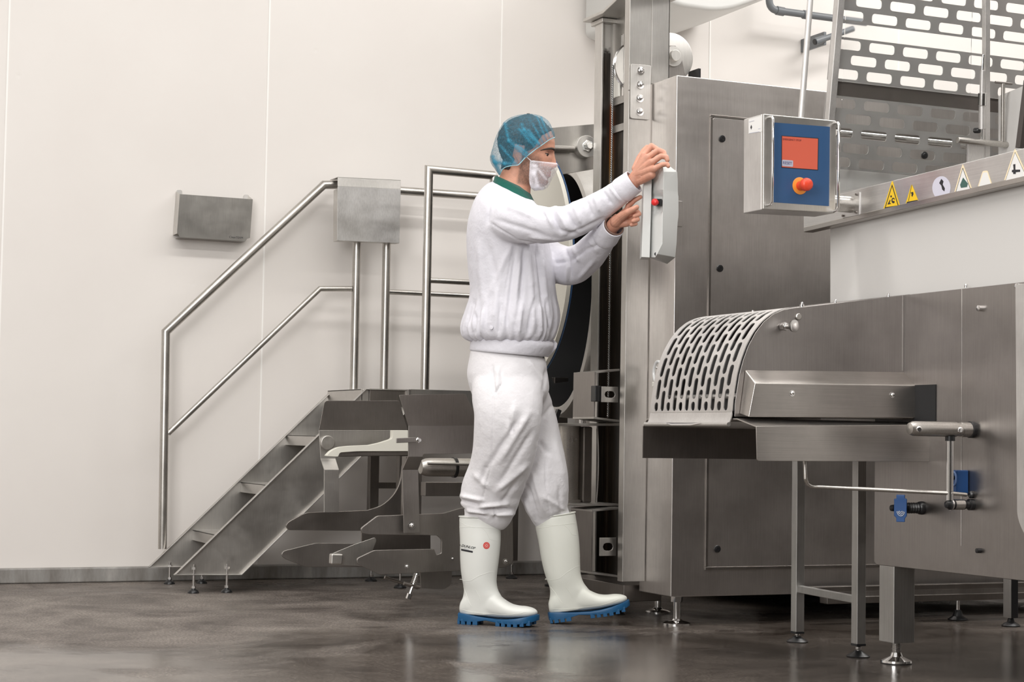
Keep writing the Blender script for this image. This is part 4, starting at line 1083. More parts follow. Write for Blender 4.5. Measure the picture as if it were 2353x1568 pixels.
MB().lathe([(.034, .0150), (.066, .0150)], (XM, c.y, zv), (-1, 0, 0), 32).build('pin_sleeve', MAT['steel_tube'], mach)
MB().lathe([(.074, .0165), (.079, .0165)], (XM, c.y, zv), (-1, 0, 0), 32).build('pin_ring', MAT['chrome'], mach)
# long thin rod
r0 = P(1849, 1040, X=2.95); r1 = P(1851, 1100, X=2.95); r2 = P(1872, 1119, X=2.98); r3 = Vector((xv, c.y-.005, P(2172, 1134, Y=c.y).z)); r4 = Vector((P(2220, 1137, Y=c.y).x, c.y, P(2220, 1137, Y=c.y).z))
rod = [r0, r1, P(1855, 1112, X=2.96), P(1863, 1117.5, X=2.97), r2, r3, r4]
MB().tube(rod, .0058, 14).build('support_rod', MAT['steel_tube'], mach)
MB().lathe([(0, .011), (.008, .011), (.012, .007)], (XM, r4.y, r4.z), (-1, 0, 0), 20).build('rod_boss', MAT['black_plastic'], mach)
# blue clamps
def blue_clamp(px, py, w, h, depth_off, name, bellows):
    cc_ = P(px, py, X=XM-depth_off)
    ob = [(cc_.x, cc_.y+a_, cc_.z+b_) for a_, b_ in bellows]
    return ob
cc_ = P(2065, 1168, X=XM-.085)-FLAT*.03
s_ = .98
outl = [(-.021, .028), (-.014, .028), (-.014, .040), (.012, .040), (.012, .030), (.018, .028), (.018, -.022), (.012, -.030), (.012, -.040), (-.014, -.040), (-.014, -.028), (-.021, -.022)]
dirs = (RIGHT*.9-FLAT*.3).normalized()
bc_ = MB().prism([cc_+Vector((dirs.x*a_*.95, dirs.y*a_*.95, b_)) for a_, b_ in outl], Vector((.010, .012, 0))).build('blue_clamp', MAT['blue_plastic'], mach, bevel=.0015, seg=2)
nrm = Vector((-dirs.y, dirs.x, 0)); nrm = nrm if nrm.dot(FLAT) < 0 else -nrm
for rr in (.0045, .0085, .0125):
    arc = [cc_+nrm*.0012+dirs*(rr*math.cos(math.radians(a_)))*.9+UPZ*(rr*math.sin(math.radians(a_))*1.3-.006) for a_ in range(190, 351, 12)]
    MB().tube(arc, .0009, 6).build('clamp_mark', MAT['sticker_white'], bc_)
bl = [(.0, .008), (.002, .010)]
for k in range(7): bl += [(.006+k*.009, .0125), (.010+k*.009, .0165)]
bl += [(.07, .013), (.074, .019), (.082, .020), (.085, .020)]
base_c = Vector((XM-.085, P(2065, 1168, X=XM-.085).y, cc_.z))
MB().lathe(bl, base_c, (1, 0, 0), 28).build('bellows', MAT['black_rubber'], mach, ang=60)
MB().lathe([(-.030, .004), (-.027, .009), (-.018, .010), (0, .010)], base_c+Vector((0, .0, 0)), (1, 0, 0), 20).build('bellows_tip', MAT['black_rubber'], mach)
ck = P(2206, 1108, X=XM-.03)
MB().box(XM-.045, XM-.001, ck.y-.003, ck.y+.020, ck.z-.038, ck.z+.034).build('blue_clamp', MAT['blue_plastic'], mach, bevel=.004, seg=3)
MB().tube([Vector((XM-.046, ck.y+.008+.010*math.cos(a_*math.pi/12), ck.z+.012+.016*math.sin(a_*math.pi/12)-(.006 if math.sin(a_*math.pi/12) < 0 else 0))) for a_ in range(25)], .0028, 8).build('clamp_ring', plain('blue_light', (.2, .32, .62), .3), mach)
MB().cyl((XM-.050, ck.y+.008, ck.z+.012), (XM-.044, ck.y+.008, ck.z+.012), .006, n=16).build('clamp_bolt', MAT['black_rubber'], mach)
# bolts in the side plate
for (px, py, m_, r_) in ((2255, 709, 'chrome', .0085), (2252, 1266, 'black_plastic', .007), (2343, 658, 'chrome', .008)):
    c = P(px, py, X=XM)
    MB().lathe([(0, r_), (.012, r_), (.013, r_*.6), (.0132, 0)], c, (-1, 0, 0), 24).build('plate_bolt', MAT[m_], mach, ang=30)
# lighter rounded cover at the very right
MB().prism([P(a, b, X=XM-.03) for a, b in rpoly([(2333, 655), (2600, 625), (2600, 1400), (2356, 1235), (2337, 1190)], [3, 1, 1, 20, 20], 6)], (.028, 0, 0)).build('corner_cover', MAT['steel_guard'], mach, bevel=.004, seg=3)

# ---------------------------------------------------------------- upper housing, beam with warning signs
XH = 3.395
hw = plain('housing_satin', (.62, .605, .585), .5)
yh = P(1907, 600, X=XH).y
MB().prism([P(a, b, X=XH) for a, b in [(1907, 700), (1907, 470), (2600, 270), (2600, 640)]], (.04, 0, 0)).build('upper_housing', hw, mach, bevel=.003)
XB = 3.355
bm_ = [P(a, b, X=XB) for a, b in [(1846, 466), (2450, 316), (2450, 391), (1846, 527)]]
MB().prism(bm_, (.038, 0, 0)).build('sign_beam', steel('steel_beam', col=(.78, .765, .75), rough=.42, grain=(1, .012, 1), gscale=400, bump=.04), mach, bevel=.003)
bl_ = [P(a, b, X=XB-.002) for a, b in [(1846, 522), (2450, 380), (2450, 396), (1846, 534)]]
MB().prism(bl_, (.038, 0, 0)).build('beam_rail', MAT['steel_cover'], mach, bevel=.003)
def BX(a, b, off=.0): return P(a, b, X=XB-off)
def sign(px, m, name, off, par=None, r=1.5, t=.0006):
    return MB().prism([BX(a, b, off) for a, b in rpoly(px, r, 3)], (t, 0, 0)).build(name, MAT[m], par or mach)
def inset(px, k):
    cx_m = sum(p[0] for p in px)/len(px); cy_m = sum(p[1] for p in px)/len(px)
    return [(cx_m+(p[0]-cx_m)*k, cy_m+(p[1]-cy_m)*k) for p in px]
t1 = [(2028, 485), (2050, 414), (2069.5, 479)]
s1 = sign(t1, 'yellow', 'warning_sign', .0010, r=4); sign(inset(t1, .80), 'ink', 'sign_border', .0014, s1, 1); sign(inset(t1, .66), 'yellow', 'sign_field', .0018, s1, .6)
sign([(2052, 457)]+[(2052.5+4.2*math.cos(a*.6), 461+6.5*math.sin(a*.6)) for a in range(11)][1:], 'ink', 'sign_gear', .0022, s1, .1)
sign([(2052.5+1.6*math.cos(a*.8), 460+2.4*math.sin(a*.8)) for a in range(8)], 'yellow', 'sign_gear_hub', .0026, s1, .1)
sign([(2047.5+1.8*math.cos(a*.8), 451.5+2.6*math.sin(a*.8)) for a in range(8)], 'ink', 'sign_gear', .0022, s1, .1)
sign([(2039, 470), (2045, 459), (2046, 461), (2044, 466), (2048, 468), (2042, 470)], 'ink', 'sign_hand', .0022, s1, .3)
t2 = [(2080, 471), (2094.5, 423), (2112, 467)]
s2 = sign(t2, 'yellow', 'warning_sign', .0010, r=3); sign([(2084, 464), (2108, 459.5), (2110, 463), (2083, 467.5)], 'ink', 'sign_bar', .0014, s2, .3)
sign([(2092, 443), (2098, 441), (2099, 446), (2096, 453), (2094, 449), (2095, 446)], 'ink', 'sign_hand', .0014, s2, .3)
sign([(2087, 462), (2094.5, 425), (2095.3, 425), (2088, 462)], 'ink', 'sign_edge', .0014, s2, .1)
s3 = sign([(2163+21*math.cos(a*.35), 432+27*math.sin(a*.35)) for a in range(18)], 'sticker_lilac', 'round_sign', .0010, r=.5)
sign([(2158, 421), (2163, 411), (2168, 417), (2166, 424), (2171, 433), (2170, 440), (2165, 436), (2163, 427)], 'ink', 'sign_mark', .0014, s3, 1)
t4 = [(2191, 448), (2212, 376), (2235, 439)]
s4 = sign(t4, 'sticker_cream', 'warning_sign', .0010, r=4); sign(inset(t4, .80), 'ink', 'sign_border', .0014, s4, 1); sign(inset(t4, .72), 'sticker_white', 'sign_field', .0018, s4, .6)
sign([(2206, 425), (2213, 408), (2216, 412), (2224, 422), (2222, 430), (2208, 432)], 'green_teal', 'sign_mark', .0022, s4, 1)
t5 = [(2245, 434), (2258, 393), (2269, 392), (2281, 429)]
s5 = sign(t5, 'sticker_cream', 'warning_sign', .0010, r=3); sign(inset(t5, .8), 'sticker_white', 'sign_field', .0014, s5, 1)
sign([(2250, 429.5), (2276, 424), (2276, 425.3), (2250, 431)], 'ink', 'sign_line', .0018, s5, .1)
t6 = [(2304, 424), (2332, 341), (2364, 410)]
s6 = sign(t6, 'sticker_cream', 'warning_sign', .0010, r=4); sign(inset(t6, .84), 'ink', 'sign_border', .0014, s6, 1); sign(inset(t6, .80), 'sticker_white', 'sign_field', .0018, s6, .6)
sign([(2328, 378), (2333, 377), (2333, 390), (2344, 390), (2344, 395), (2334, 396), (2334, 400), (2328, 400), (2328, 396), (2325, 396), (2325, 391), (2329, 390)], 'ink', 'sign_mark', .0022, s6, .4)
# square flange and pipe towards the control panel
fl = [P(a, b, X=XB-.004) for a, b in rpoly([(1934, 452), (1975, 441), (1974, 494), (1934, 502)], 2)]
MB().prism(fl, (.005, 0, 0)).build('pipe_flange', MAT['steel_beam'], mach, bevel=.001)
pcn = P(1957, 470, X=XB)
MB().cyl((XB-.094, pcn.y, pcn.z), (XB-.004, pcn.y, pcn.z), .027, n=40).build('pipe_stub', MAT['steel_tube'], mach, ang=50)
for q in ((1969, 447), (1938, 496), (1968, 488)):
    MB().lathe([(0, .004), (.005, .004), (.006, .002)], P(*q, X=XB-.004), (-1, 0, 0), 12).build('flange_bolt', MAT['steel_dark'], mach)

# ================================================================ control panel
YP_ = 4.82
cp = empty('control_panel', P(1835, 490, Y=YP_), 'stainless control box with blue front, orange-red screen and red emergency button', 'control panel')
def FP(a, b, off=0): return P(a, b, Y=YP_-off)
ff_ = [FP(1754.5, 261), FP(1922, 277), FP(1920, 490), FP(1753.5, 481.5)]
dep = .105
MB().prism([p+Vector((0, .012, 0)) for p in ff_], (0, dep, 0)).build('enclosure', MAT['steel_guard'], cp, bevel=.003, seg=3)
MB().prism(ff_, (0, .012, 0)).build('door', steel('steel_door', col=(.60, .58, .55), rough=.4), cp, bevel=.004, seg=3)
bp_ = MB().prism([FP(a, b, .0008) for a, b in rpoly([(1778, 281.5), (1907, 291.5), (1905, 474), (1776, 465)], 1.5)], (0, .001, 0)).build('blue_front', MAT['blue_panel'], cp)
MB().prism([FP(a, b, .0014) for a, b in ((1796, 311.5), (1881, 317.5), (1879.8, 391.5), (1795.6, 385.5))], (0, .0008, 0)).build('screen_bezel', MAT['ink'], cp)
scn = MB().prism([FP(a, b, .0020) for a, b in ((1797.3, 313), (1879.6, 319), (1878.4, 390), (1797, 384))], (0, .0006, 0)).build('screen', MAT['screen_red'], cp)
MB().prism([FP(a, b, .0026) for a, b in rpoly([(1797.3, 367), (1822.5, 369), (1822.3, 383.6), (1797, 381.8)], 2)], (0, .0006, 0)).build('reset_key', MAT['key_grey'], scn)
xd = FP(1879, 319)-FP(1797, 313)
text('RESET', 'key_lettering', FP(1809.5, 375, .0030), xd, (0, 0, 1), .0125, plain('ink_blue', (.12, .12, .25), .5), scn)
text('EMERGENCY STOP', 'screen_lettering', FP(1820, 321.5, .0026), xd, (0, 0, 1), .0082, plain('ink_soft', (.25, .05, .05), .5), scn)
ec = FP(1837.5, 427.5)
es = MB().lathe([(0, .027), (.002, .027), (.003, .025)], ec, (0, -1, 0), 48).build('emergency_collar', MAT['orange'], cp)
MB().lathe([(.002, .015), (.018, .0145), (.026, .0165), (.030, .0195), (.040, .0205), (.048, .018), (.052, .012), (.0535, 0)], ec, (0, -1, 0), 48).build('emergency_button', MAT['orange_red'], es, ang=60)
for (x_, y0_, y1_) in ((1766, 270, 472), (1917, 283, 486)):
    a, b_ = FP(x_, y0_), FP(x_-2, y1_)
    ro = .026
    MB().tube([a, a+Vector((0, -ro+.006, -.002)), a+Vector((0, -ro, -.010)), Vector((a.x, a.y-ro, b_.z+.010)), Vector((a.x, a.y-ro+.006, b_.z+.002)), Vector((a.x, a.y, b_.z))], .0043, 14).build('guard_bar', MAT['chrome'], cp, ang=60)
# sticker on the left flank
XLf = FP(1754.5, 300).x
lf = [P(a, b, X=XLf-.0006) for a, b in ((1720, 274), (1751.5, 265), (1751, 302.5), (1720, 307.5))]
stc = MB().prism(lf, (.0005, 0, 0)).build('type_label', MAT['sticker_white'], cp)
for a_, b_, c_, d_ in ((1721, 280, 1733, 276.8), (1721, 306, 1745, 302), (1742, 296, 1747, 295)):
    p0, p1 = P(a_, b_, X=XLf-.0012), P(c_, d_, X=XLf-.0012)
    MB().prism([p0, p1, p1-Vector((0, 0, .0014)), p0-Vector((0, 0, .0014))], (.0004, 0, 0)).build('label_line', MAT['key_grey'], stc)
MB().prism([P(a, b, X=XLf-.0012) for a, b in ((1724, 293), (1726, 287), (1728, 292), (1726, 298))], (.0004, 0, 0)).build('label_mark', MAT['ink'], stc)
# tube that carries the panel, leaning slightly
ta, tb_ = P(1841, 266, Y=YP_+.06), P(1862, 0, Y=YP_+.06)
d_ = (tb_-ta); k_ = (4.4-ta.z)/d_.z
MB().cyl(ta-d_.normalized()*.01, ta+d_*k_, .0095, n=24).build('hanging_tube', MAT['steel_guard'], cp)

# ================================================================ slotted guard sheets, leaning
grd = empty('slotted_screen', (4.3, 5.2, 1.2), 'leaning grey screen of slotted sheet steel behind the clear panel, upper right', 'slotted screen')
TILT = .15
NV = Vector((0, 1, TILT)).normalized(); UV = Vector((0, -TILT, 1)).normalized(); O_ = Vector((0, 5.2, 1.7))
def PN(px, py, off=0):
    d = P(px, py, D=1)-EYE
    k = ((O_+NV*off-EYE).dot(NV))/d.dot(NV); return EYE+d*k
def zs(a, b): return (1900+a/3.92, b/3.92)
cA = PN(*zs(495, 442)); cB = PN(*zs(797, 475)); pu = (cB-cA).x
cC = PN(*zs(378, 1482)); pvv = ((cA-cC).dot(UV))/8
def lat(u, v, off=0): return Vector((cA.x+u, 0, 0))+Vector((0, O_.y, O_.z))*1+UV*v+NV*off
vA = (cA-Vector((cA.x, O_.y, O_.z))).dot(UV)
x_off = (cC.x-cA.x) % pu
xle = PN(*zs(108, 900)).x
u_left = xle-cA.x
gm_ = plain('screen_grey', (.36, .345, .33), .5, metal=.2)
def sheet(r_lo, r_hi, ncell=9):
    # row index measured upward from the row of cA (row 3 in the picture = 0)
    mb = MB()
    v0 = vA-pvv/2+pvv*r_lo; nr = r_hi-r_lo+1
    par = (r_lo % 2)
    ku = math.floor((u_left+pu/2)/pu)
    uu0 = -pu/2+pu*ku
    shift = -pu/2 if par else 0
    slotted(mb, ncell, nr, pu, pvv, pu*.755, pvv*.66, lambda u, v: lat(u, v), stagger=.5 if not par else .5, u0=uu0-(pu/2 if par else 0), v0=v0, corner=pvv*.2)
    o_ = mb.build('slotted_sheet', gm_, grd, solid=.003, ang=30, solid_split=True)
    return o_
sheet(2, 6); sheet(-2, 0); sheet(-8, -4)
# frame members that tie the sheets together
def member(u0, u1, v0, v1, off, th, name, m):
    MB().prism([lat(u0, v0, off), lat(u1, v0, off), lat(u1, v1, off), lat(u0, v1, off)], NV*th).build(name, m, grd, bevel=.001)
u0_ = -pu/2+pu*math.floor((u_left+pu/2)/pu); u1_ = u0_+9*pu
member(PN(1914, 210).x-cA.x, u1_, vA+pvv*(-3.5), vA+pvv*(-2.5), .004, .02, 'cross_rail', plain('rail_brown', (.10, .085, .075), .5))
zt9 = .0
fl0 = PN(1904, 273, -.03); fl1 = PN(1927, 0, -.03)
dv = (fl1-fl0); 
wv_ = .026
MB().prism([fl0-dv*.05, fl0-dv*.05+Vector((wv_, 0, 0)), fl1+dv*1.0+Vector((wv_, 0, 0)), fl1+dv*1.0], NV*.028).build('edge_frame', MAT['steel_guard'], grd, bevel=.003)
ur = u1_-.02
MB().prism([lat(ur, vA-pvv*8, .006), lat(ur+.03, vA-pvv*8, .006), lat(ur+.03, vA+pvv*7, .006), lat(ur, vA+pvv*7, .006)], NV*.02).build('edge_frame', MAT['steel_guard'], grd)
for uu in (pu*4.5,):
    MB().prism([lat(uu, vA-pvv*8, .006), lat(uu+.02, vA-pvv*8, .006), lat(uu+.02, vA+pvv*7, .006), lat(uu, vA+pvv*7, .006)], NV*.006).build('sheet_strap', gm_, grd)
# clear pane in front
cg = [PN(*q, -.045) for q in ((1932, 300), (1950, -120), (2238, -120), (2226, 380), (1932, 440))]
m, t, b = nt('clear_pane')
b.inputs['Base Color'].default_value = (.97, .98, .98, 1); b.inputs['Roughness'].default_value = .06; b.inputs['IOR'].default_value = 1.1; b.inputs['Transmission Weight'].default_value = 1
MB().prism(cg, NV*.003).build('clear_pane', m, grd)
# chrome rail behind the slots
ra0, ra1 = PN(1920, 305, .05), PN(2215, 331, .05)
MB().tube([ra0, Vector((ra1.x, ra0.y, ra0.z))], .011, 20).build('chrome_rail', MAT['steel_bright'], grd)
# lower pale shelf plate under the screen
lw0 = lat(u0_-pu/2, vA-pvv*8.5, .02)
MB().box(PN(1936, 400).x, u1_+cA.x, lw0.y, lw0.y+.02, lw0.z-.25, lw0.z+.0).build('pale_skirt', hw, grd, bevel=.001)
# hinge column with gas spring
hg = empty('gas_spring_hinge', PN(2258, 340, -.1), 'chrome gas spring and cross tube hinge beside the clear panel, top right', 'hinge')
def HP(a, b, off=-.10): return PN(a, b, off)
def vtube(a, b, r, name, m='steel_bright', n=20): MB().cyl(HP(*a), HP(*b), r, n=n).build(name, MAT[m], hg, bevel=.001)
s = 6.0/4200
vtube((2259.5, 125), (2257, 162), 3.2*s, 'spring_tip', 'chrome'); vtube((2258, 162), (2256.5, 214), 6.0*s, 'spring_upper', 'steel_guard')
vtube((2257.5, 214), (2257, 243), 10.5*s, 'spring_sleeve'); vtube((2257, 243), (2256.5, 297), 8.2*s, 'spring_body', 'steel_guard'); vtube((2256.5, 297), (2256, 328), 3*s, 'spring_rod', 'chrome')
p0, p1 = HP(2270, 400, -.08), HP(2270, -60, -.08)
MB().prism([p0+Vector((-.010, 0, 0)), p0+Vector((.010, 0, 0)), p1+Vector((.010, 0, 0)), p1+Vector((-.010, 0, 0))], NV*.02).build('square_post', MAT['steel_guard'], hg, bevel=.001)
MB().cyl(HP(2200, 322), HP(2314, 333), 7.5*s, n=28).build('cross_tube', MAT['steel_tube'], hg, bevel=.002)
q0 = HP(2226, 332, -.09)
MB().prism([q0, HP(2262, 336, -.09), HP(2260, 400, -.09), HP(2224, 404, -.09)], NV*.01).build('hinge_plate', MAT['steel_guard'], hg, bevel=.001)
vtube((2305, 192), (2304, 326), 5*s, 'support_rod', 'steel_tube')
MB().cyl(HP(2287, 189), HP(2325, 193), 3*s, n=12).build('rod_cap', MAT['steel_dark'], hg)
for q, rr in (((2241, 300), 7), ((2250, 352), 6)):
    MB().lathe([(0, rr*s), (.02, rr*s), (.024, rr*s*.7)], PN(*q, -.03), -NV, 20).build('black_knob', MAT['black_plastic'], hg)
# pale side wall and dark edge strip beyond the hinge
sw = [P(a, b, X=4.15) for a, b in ((2294, 221), (2420, 170), (2420, 420), (2294, 420))]
MB().prism(sw, (.01, 0, 0)).build('hopper_wall', hw, mach)
ds = [P(a, b, X=3.75) for a, b in ((2333, 340), (2344, 338), (2364, 170), (2352, 185))]
MB().prism(ds, (.05, 0, 0)).build('edge_strip', plain('strip_brown', (.06, .05, .045), .5), mach)
c = P(2124, 357, Y=YCB-.004)
MB().lathe([(0, .014), (.004, .014), (.0045, .008), (.006, .007)], c, (0, -1, 0), 32).build('latch', MAT['black_plastic'], cab)

# ================================================================ the worker
PD0 = 6.57; PXM = 1/640.0
def B(px, py, d=0.0): return P(px, py, D=PD0+d)
def PROJ(p):
    v = Vector(p)-EYE; z = v.dot(FWD); xu = v.dot(RIGHT)/z*F_PX; yu = v.dot(UPC)/z*F_PX
    return 1176.5+xu*cr_+yu*sr_, 784-(yu*cr_-xu*sr_)
gpt = B(1180, 1440)
man = empty('person', (P(1180, 1440, D=PD0).x, P(1180, 1440, D=PD0).y, 0), 'man in white work clothes, blue hair net and white boots working the grey control box', 'person')

def cr_interp(pts, n):
    out = []; m = len(pts)
    for i in range(m-1):
        p0 = pts[max(i-1, 0)]; p1 = pts[i]; p2 = pts[i+1]; p3 = pts[min(i+2, m-1)]
        for k in range(n):
            t = k/n
            out.append(tuple(.5*((2*b)+(-a+c)*t+(2*a-5*b+4*c-d)*t*t+(-a+3*b-3*c+d)*t**3) for a, b, c, d in zip(p0, p1, p2, p3)))
    out.append(tuple(pts[-1])); return out
def limb(mb, pts, n=28, sub=5, cap=True, sq=1.0, dirs=None):
    """pts: (px, py, d, radius in the picture plane in px, radius in depth in px)"""
    q = cr_interp(pts, sub); C_ = [B(a, b, d) for a, b, d, _, _ in q]
    rows = []
    for i, (a, b, d, r1, r2) in enumerate(q):
        t = (C_[min(i+1, len(C_)-1)]-C_[max(i-1, 0)]).normalized()
        dep = FLAT-t*FLAT.dot(t)
        dep.normalize(); inp = t.cross(dep).normalized()
        r1 = max(r1, .3)*PXM; r2 = max(r2, .3)*PXM
        row = []
        for k in range(n):
            th = 2*math.pi*k/n; c, s = math.cos(th), math.sin(th)
            c = math.copysign(abs(c)**sq, c); s = math.copysign(abs(s)**sq, s)
            row.append(C_[i]+inp*c*r1+dep*s*r2)
        rows.append(row)
    R = mb.grid(rows, True)
    if cap: mb.bm.faces.new(R[0][::-1]); mb.bm.faces.new(R[-1])
    return mb
def ball(mb, c, rx, ry, rz, ax=RIGHT, ay=FLAT, az=UPZ, n=16):
    rows = []
    for i in range(1, n):
        ph = math.pi*i/n; rows.append([c+ax*(rx*math.sin(ph)*math.cos(2*math.pi*k/(2*n)))+ay*(ry*math.sin(ph)*math.sin(2*math.pi*k/(2*n)))+az*(rz*math.cos(ph)) for k in range(2*n)])
    R = mb.grid(rows, True); a = mb.bm.verts.new(c+az*rz); b = mb.bm.verts.new(c-az*rz)
    for k in range(2*n):
        mb.bm.faces.new([R[0][(k+1) % (2*n)], R[0][k], a]); mb.bm.faces.new([R[-1][k], R[-1][(k+1) % (2*n)], b])
def capsule(mb, p, q, r0, r1, n=14):
    p, q = Vector(p), Vector(q); ax = (q-p); L = ax.length; ax.normalize(); u = ax.orthogonal().normalized(); v = ax.cross(u)
    prof = [(-r0*math.cos(math.pi/2*k/4), r0*math.sin(math.pi/2*k/4)) for k in range(1, 5)]+[(L+r1*math.sin(math.pi/2*k/4), r1*math.cos(math.pi/2*k/4)) for k in range(0, 4)]
    rows = [[p+ax*h+(u*math.cos(2*math.pi*j/n)+v*math.sin(2*math.pi*j/n))*r for j in range(n)] for h, r in prof]
    R = mb.grid(rows, True); a = mb.bm.verts.new(p-ax*r0); b = mb.bm.verts.new(q+ax*r1)
    for k in range(n):
        mb.bm.faces.new([R[0][(k+1) % n], R[0][k], a]); mb.bm.faces.new([R[-1][k], R[-1][(k+1) % n], b])
def fuse(mb, voxel, smooth=6, fac=.5):
    """one closed skin around everything in mb"""
    bmesh.ops.recalc_face_normals(mb.bm, faces=mb.bm.faces[:])
    me = D2.meshes.new('tmp'); mb.bm.to_mesh(me); mb.bm.free()
    o = D2.objects.new('tmp', me); COL.objects.link(o)
    md = o.modifiers.new('r', 'REMESH'); md.mode = 'VOXEL'; md.voxel_size = voxel; md.adaptivity = 0
    if smooth: ms = o.modifiers.new('s', 'SMOOTH'); ms.iterations = smooth; ms.factor = fac
    dg = bpy.context.evaluated_depsgraph_get(); me2 = D2.meshes.new_from_object(o.evaluated_get(dg))
    D2.objects.remove(o); D2.meshes.remove(me)
    bm = bmesh.new(); bm.from_mesh(me2); D2.meshes.remove(me2); bm.normal_update()
    out = MB(); out.bm.free(); out.bm = bm
    return out
def segdist(px, py, a, b):
    dx, dy = b[0]-a[0], b[1]-a[1]; L = dx*dx+dy*dy
    t = max(0, min(1, ((px-a[0])*dx+(py-a[1])*dy)/L)); ex, ey = px-a[0]-t*dx, py-a[1]-t*dy
    return math.sqrt(ex*ex+ey*ey), t
GAIN = 1.9
def fold(mb, segs, extra=None):
    """segs: ((x0, y0), (x1, y1), half width px, height mm); extra(px, py, co, normal) -> metres"""
    bm = mb.bm; bm.normal_update(); mv = []
    for v in bm.verts:
        px, py = PROJ(v.co); h = 0
        near = v.normal.dot(FLAT) < .35
        if near:
            for a, b, wd, am in segs:
                am *= GAIN
                d, t = segdist(px, py, a, b)
                if d < wd*3: h += am*.001*math.exp(-(d/(wd*.8))**2)*min(1, 4*min(t, 1-t)+.35)
        if extra: h += extra(px, py, v.co, v.normal)
        mv.append(v.normal*h)
    for v, m_ in zip(bm.verts, mv): v.co += m_
    bmesh.ops.smooth_vert(bm, verts=bm.verts, factor=.18, use_axis_x=True, use_axis_y=True, use_axis_z=True)
    return mb
def nz3(co, s, seed=0): return noise.noise(Vector((co.x*s[0]+seed, co.y*s[1]+seed*1.7, co.z*s[2]-seed)))

# ------------------------------------------------ materials of the figure
def cloth(name, col, weave=900):
    m, t, b = nt(name)
    tc = N(t, 'ShaderNodeTexCoord'); nz = N(t, 'ShaderNodeTexNoise', Scale=float(weave), Detail=2.0); t.links.new(tc.outputs['Object'], nz.inputs['Vector'])
    n2 = N(t, 'ShaderNodeTexNoise', Scale=28.0, Detail=5.0, Roughness=.55); t.links.new(tc.outputs['Object'], n2.inputs['Vector'])
    r = ramp(t, n2.outputs[0], [(.3, tuple(c*.96 for c in col)), (.7, col)]); t.links.new(r.outputs[0], b.inputs['Base Color'])
    b.inputs['Roughness'].default_value = .8; b.inputs['Sheen Weight'].default_value = .15
    b.inputs['Specular IOR Level'].default_value = .25
    bp = N(t, 'ShaderNodeBump', Strength=.12, Distance=.0008); t.links.new(nz.outputs[0], bp.inputs['Height'])
    b2 = N(t, 'ShaderNodeBump', Strength=.5, Distance=.008); t.links.new(n2.outputs[0], b2.inputs['Height']); t.links.new(bp.outputs[0], b2.inputs['Normal']); t.links.new(b2.outputs[0], b.inputs['Normal'])
    MAT[name] = m; return m
cloth('cotton', (.74, .73, .785)); cloth('cotton_trousers', (.86, .845, .87)); cloth('green_cloth', (.004, .095, .07))
# skin: colour attribute holds the pigment (stubble, lips, flush) and painted eye-socket shade
m, t, b = nt('skin')
at = t.nodes.new('ShaderNodeVertexColor'); at.layer_name = 'pigment'
tc = N(t, 'ShaderNodeTexCoord'); nz = N(t, 'ShaderNodeTexNoise', Scale=90.0, Detail=4.0); t.links.new(tc.outputs['Object'], nz.inputs['Vector'])
r = ramp(t, nz.outputs[0], [(.3, (.86, .84, .83)), (.7, (1.08, 1.05, 1.04))])
mx = N(t, 'ShaderNodeMix', _data_type='RGBA', _blend_type='MULTIPLY'); mx.inputs[0].default_value = .7
t.links.new(at.outputs[0], mx.inputs[6]); t.links.new(r.outputs[0], mx.inputs[7]); t.links.new(mx.outputs[2], b.inputs['Base Color'])
b.inputs['Roughness'].default_value = .48; b.inputs['Subsurface Weight'].default_value = .12; b.inputs['Subsurface Radius'].default_value = (.010, .004, .002); b.inputs['Subsurface Scale'].default_value = 1
n3 = N(t, 'ShaderNodeTexNoise', Scale=600.0, Detail=2.0); t.links.new(tc.outputs['Object'], n3.inputs['Vector'])
bp = N(t, 'ShaderNodeBump', Strength=.25, Distance=.0006); t.links.new(n3.outputs[0], bp.inputs['Height']); t.links.new(bp.outputs[0], b.inputs['Normal'])
MAT['skin'] = m
plain('hair', (.035, .022, .015), .55, bump=.5, bscale=400)
plain('eyebrow', (.04, .024, .015), .6)
plain('eye_white', (.36, .29, .26), .25)
plain('iris', (.03, .016, .01), .15)
plain('boot_white', (.80, .81, .77), .42, bump=.04, bscale=60)
plain('boot_cream', (.79, .80, .73), .42, bump=.04, bscale=60)
plain('sole_blue', (.006, .085, .21), .45)
plain('logo_red', (.72, .05, .04), .4)
plain('nail', (.72, .42, .35), .3)
plain('buckle', (.01, .02, .015), .5)
def veil(name, col, a_lo, a_hi, scale, dist=2.0):
    """thin non-woven net: fibres and the light between them"""
    m, t, b = nt(name)
    tc = N(t, 'ShaderNodeTexCoord')
    n1 = N(t, 'ShaderNodeTexNoise', Scale=scale, Detail=3.0, Distortion=dist); t.links.new(tc.outputs['Object'], n1.inputs['Vector'])
    ab = N(t, 'ShaderNodeMath', _operation='SUBTRACT'); ab.inputs[1].default_value = .5; t.links.new(n1.outputs[0], ab.inputs[0])
    ab2 = N(t, 'ShaderNodeMath', _operation='ABSOLUTE'); t.links.new(ab.outputs[0], ab2.inputs[0])
    mr = N(t, 'ShaderNodeMapRange'); mr.inputs['From Min'].default_value = 0; mr.inputs['From Max'].default_value = .035; mr.inputs['To Min'].default_value = a_hi; mr.inputs['To Max'].default_value = a_lo
    t.links.new(ab2.outputs[0], mr.inputs['Value'])
    vc = t.nodes.new('ShaderNodeVertexColor'); vc.layer_name = 'dense'
    ad = N(t, 'ShaderNodeMath', _operation='ADD', _use_clamp=True); t.links.new(mr.outputs[0], ad.inputs[0]); t.links.new(vc.outputs[0], ad.inputs[1]); t.links.new(ad.outputs[0], b.inputs['Alpha'])
    b.inputs['Base Color'].default_value = (*col, 1); b.inputs['Roughness'].default_value = .7
    MAT[name] = m; return m
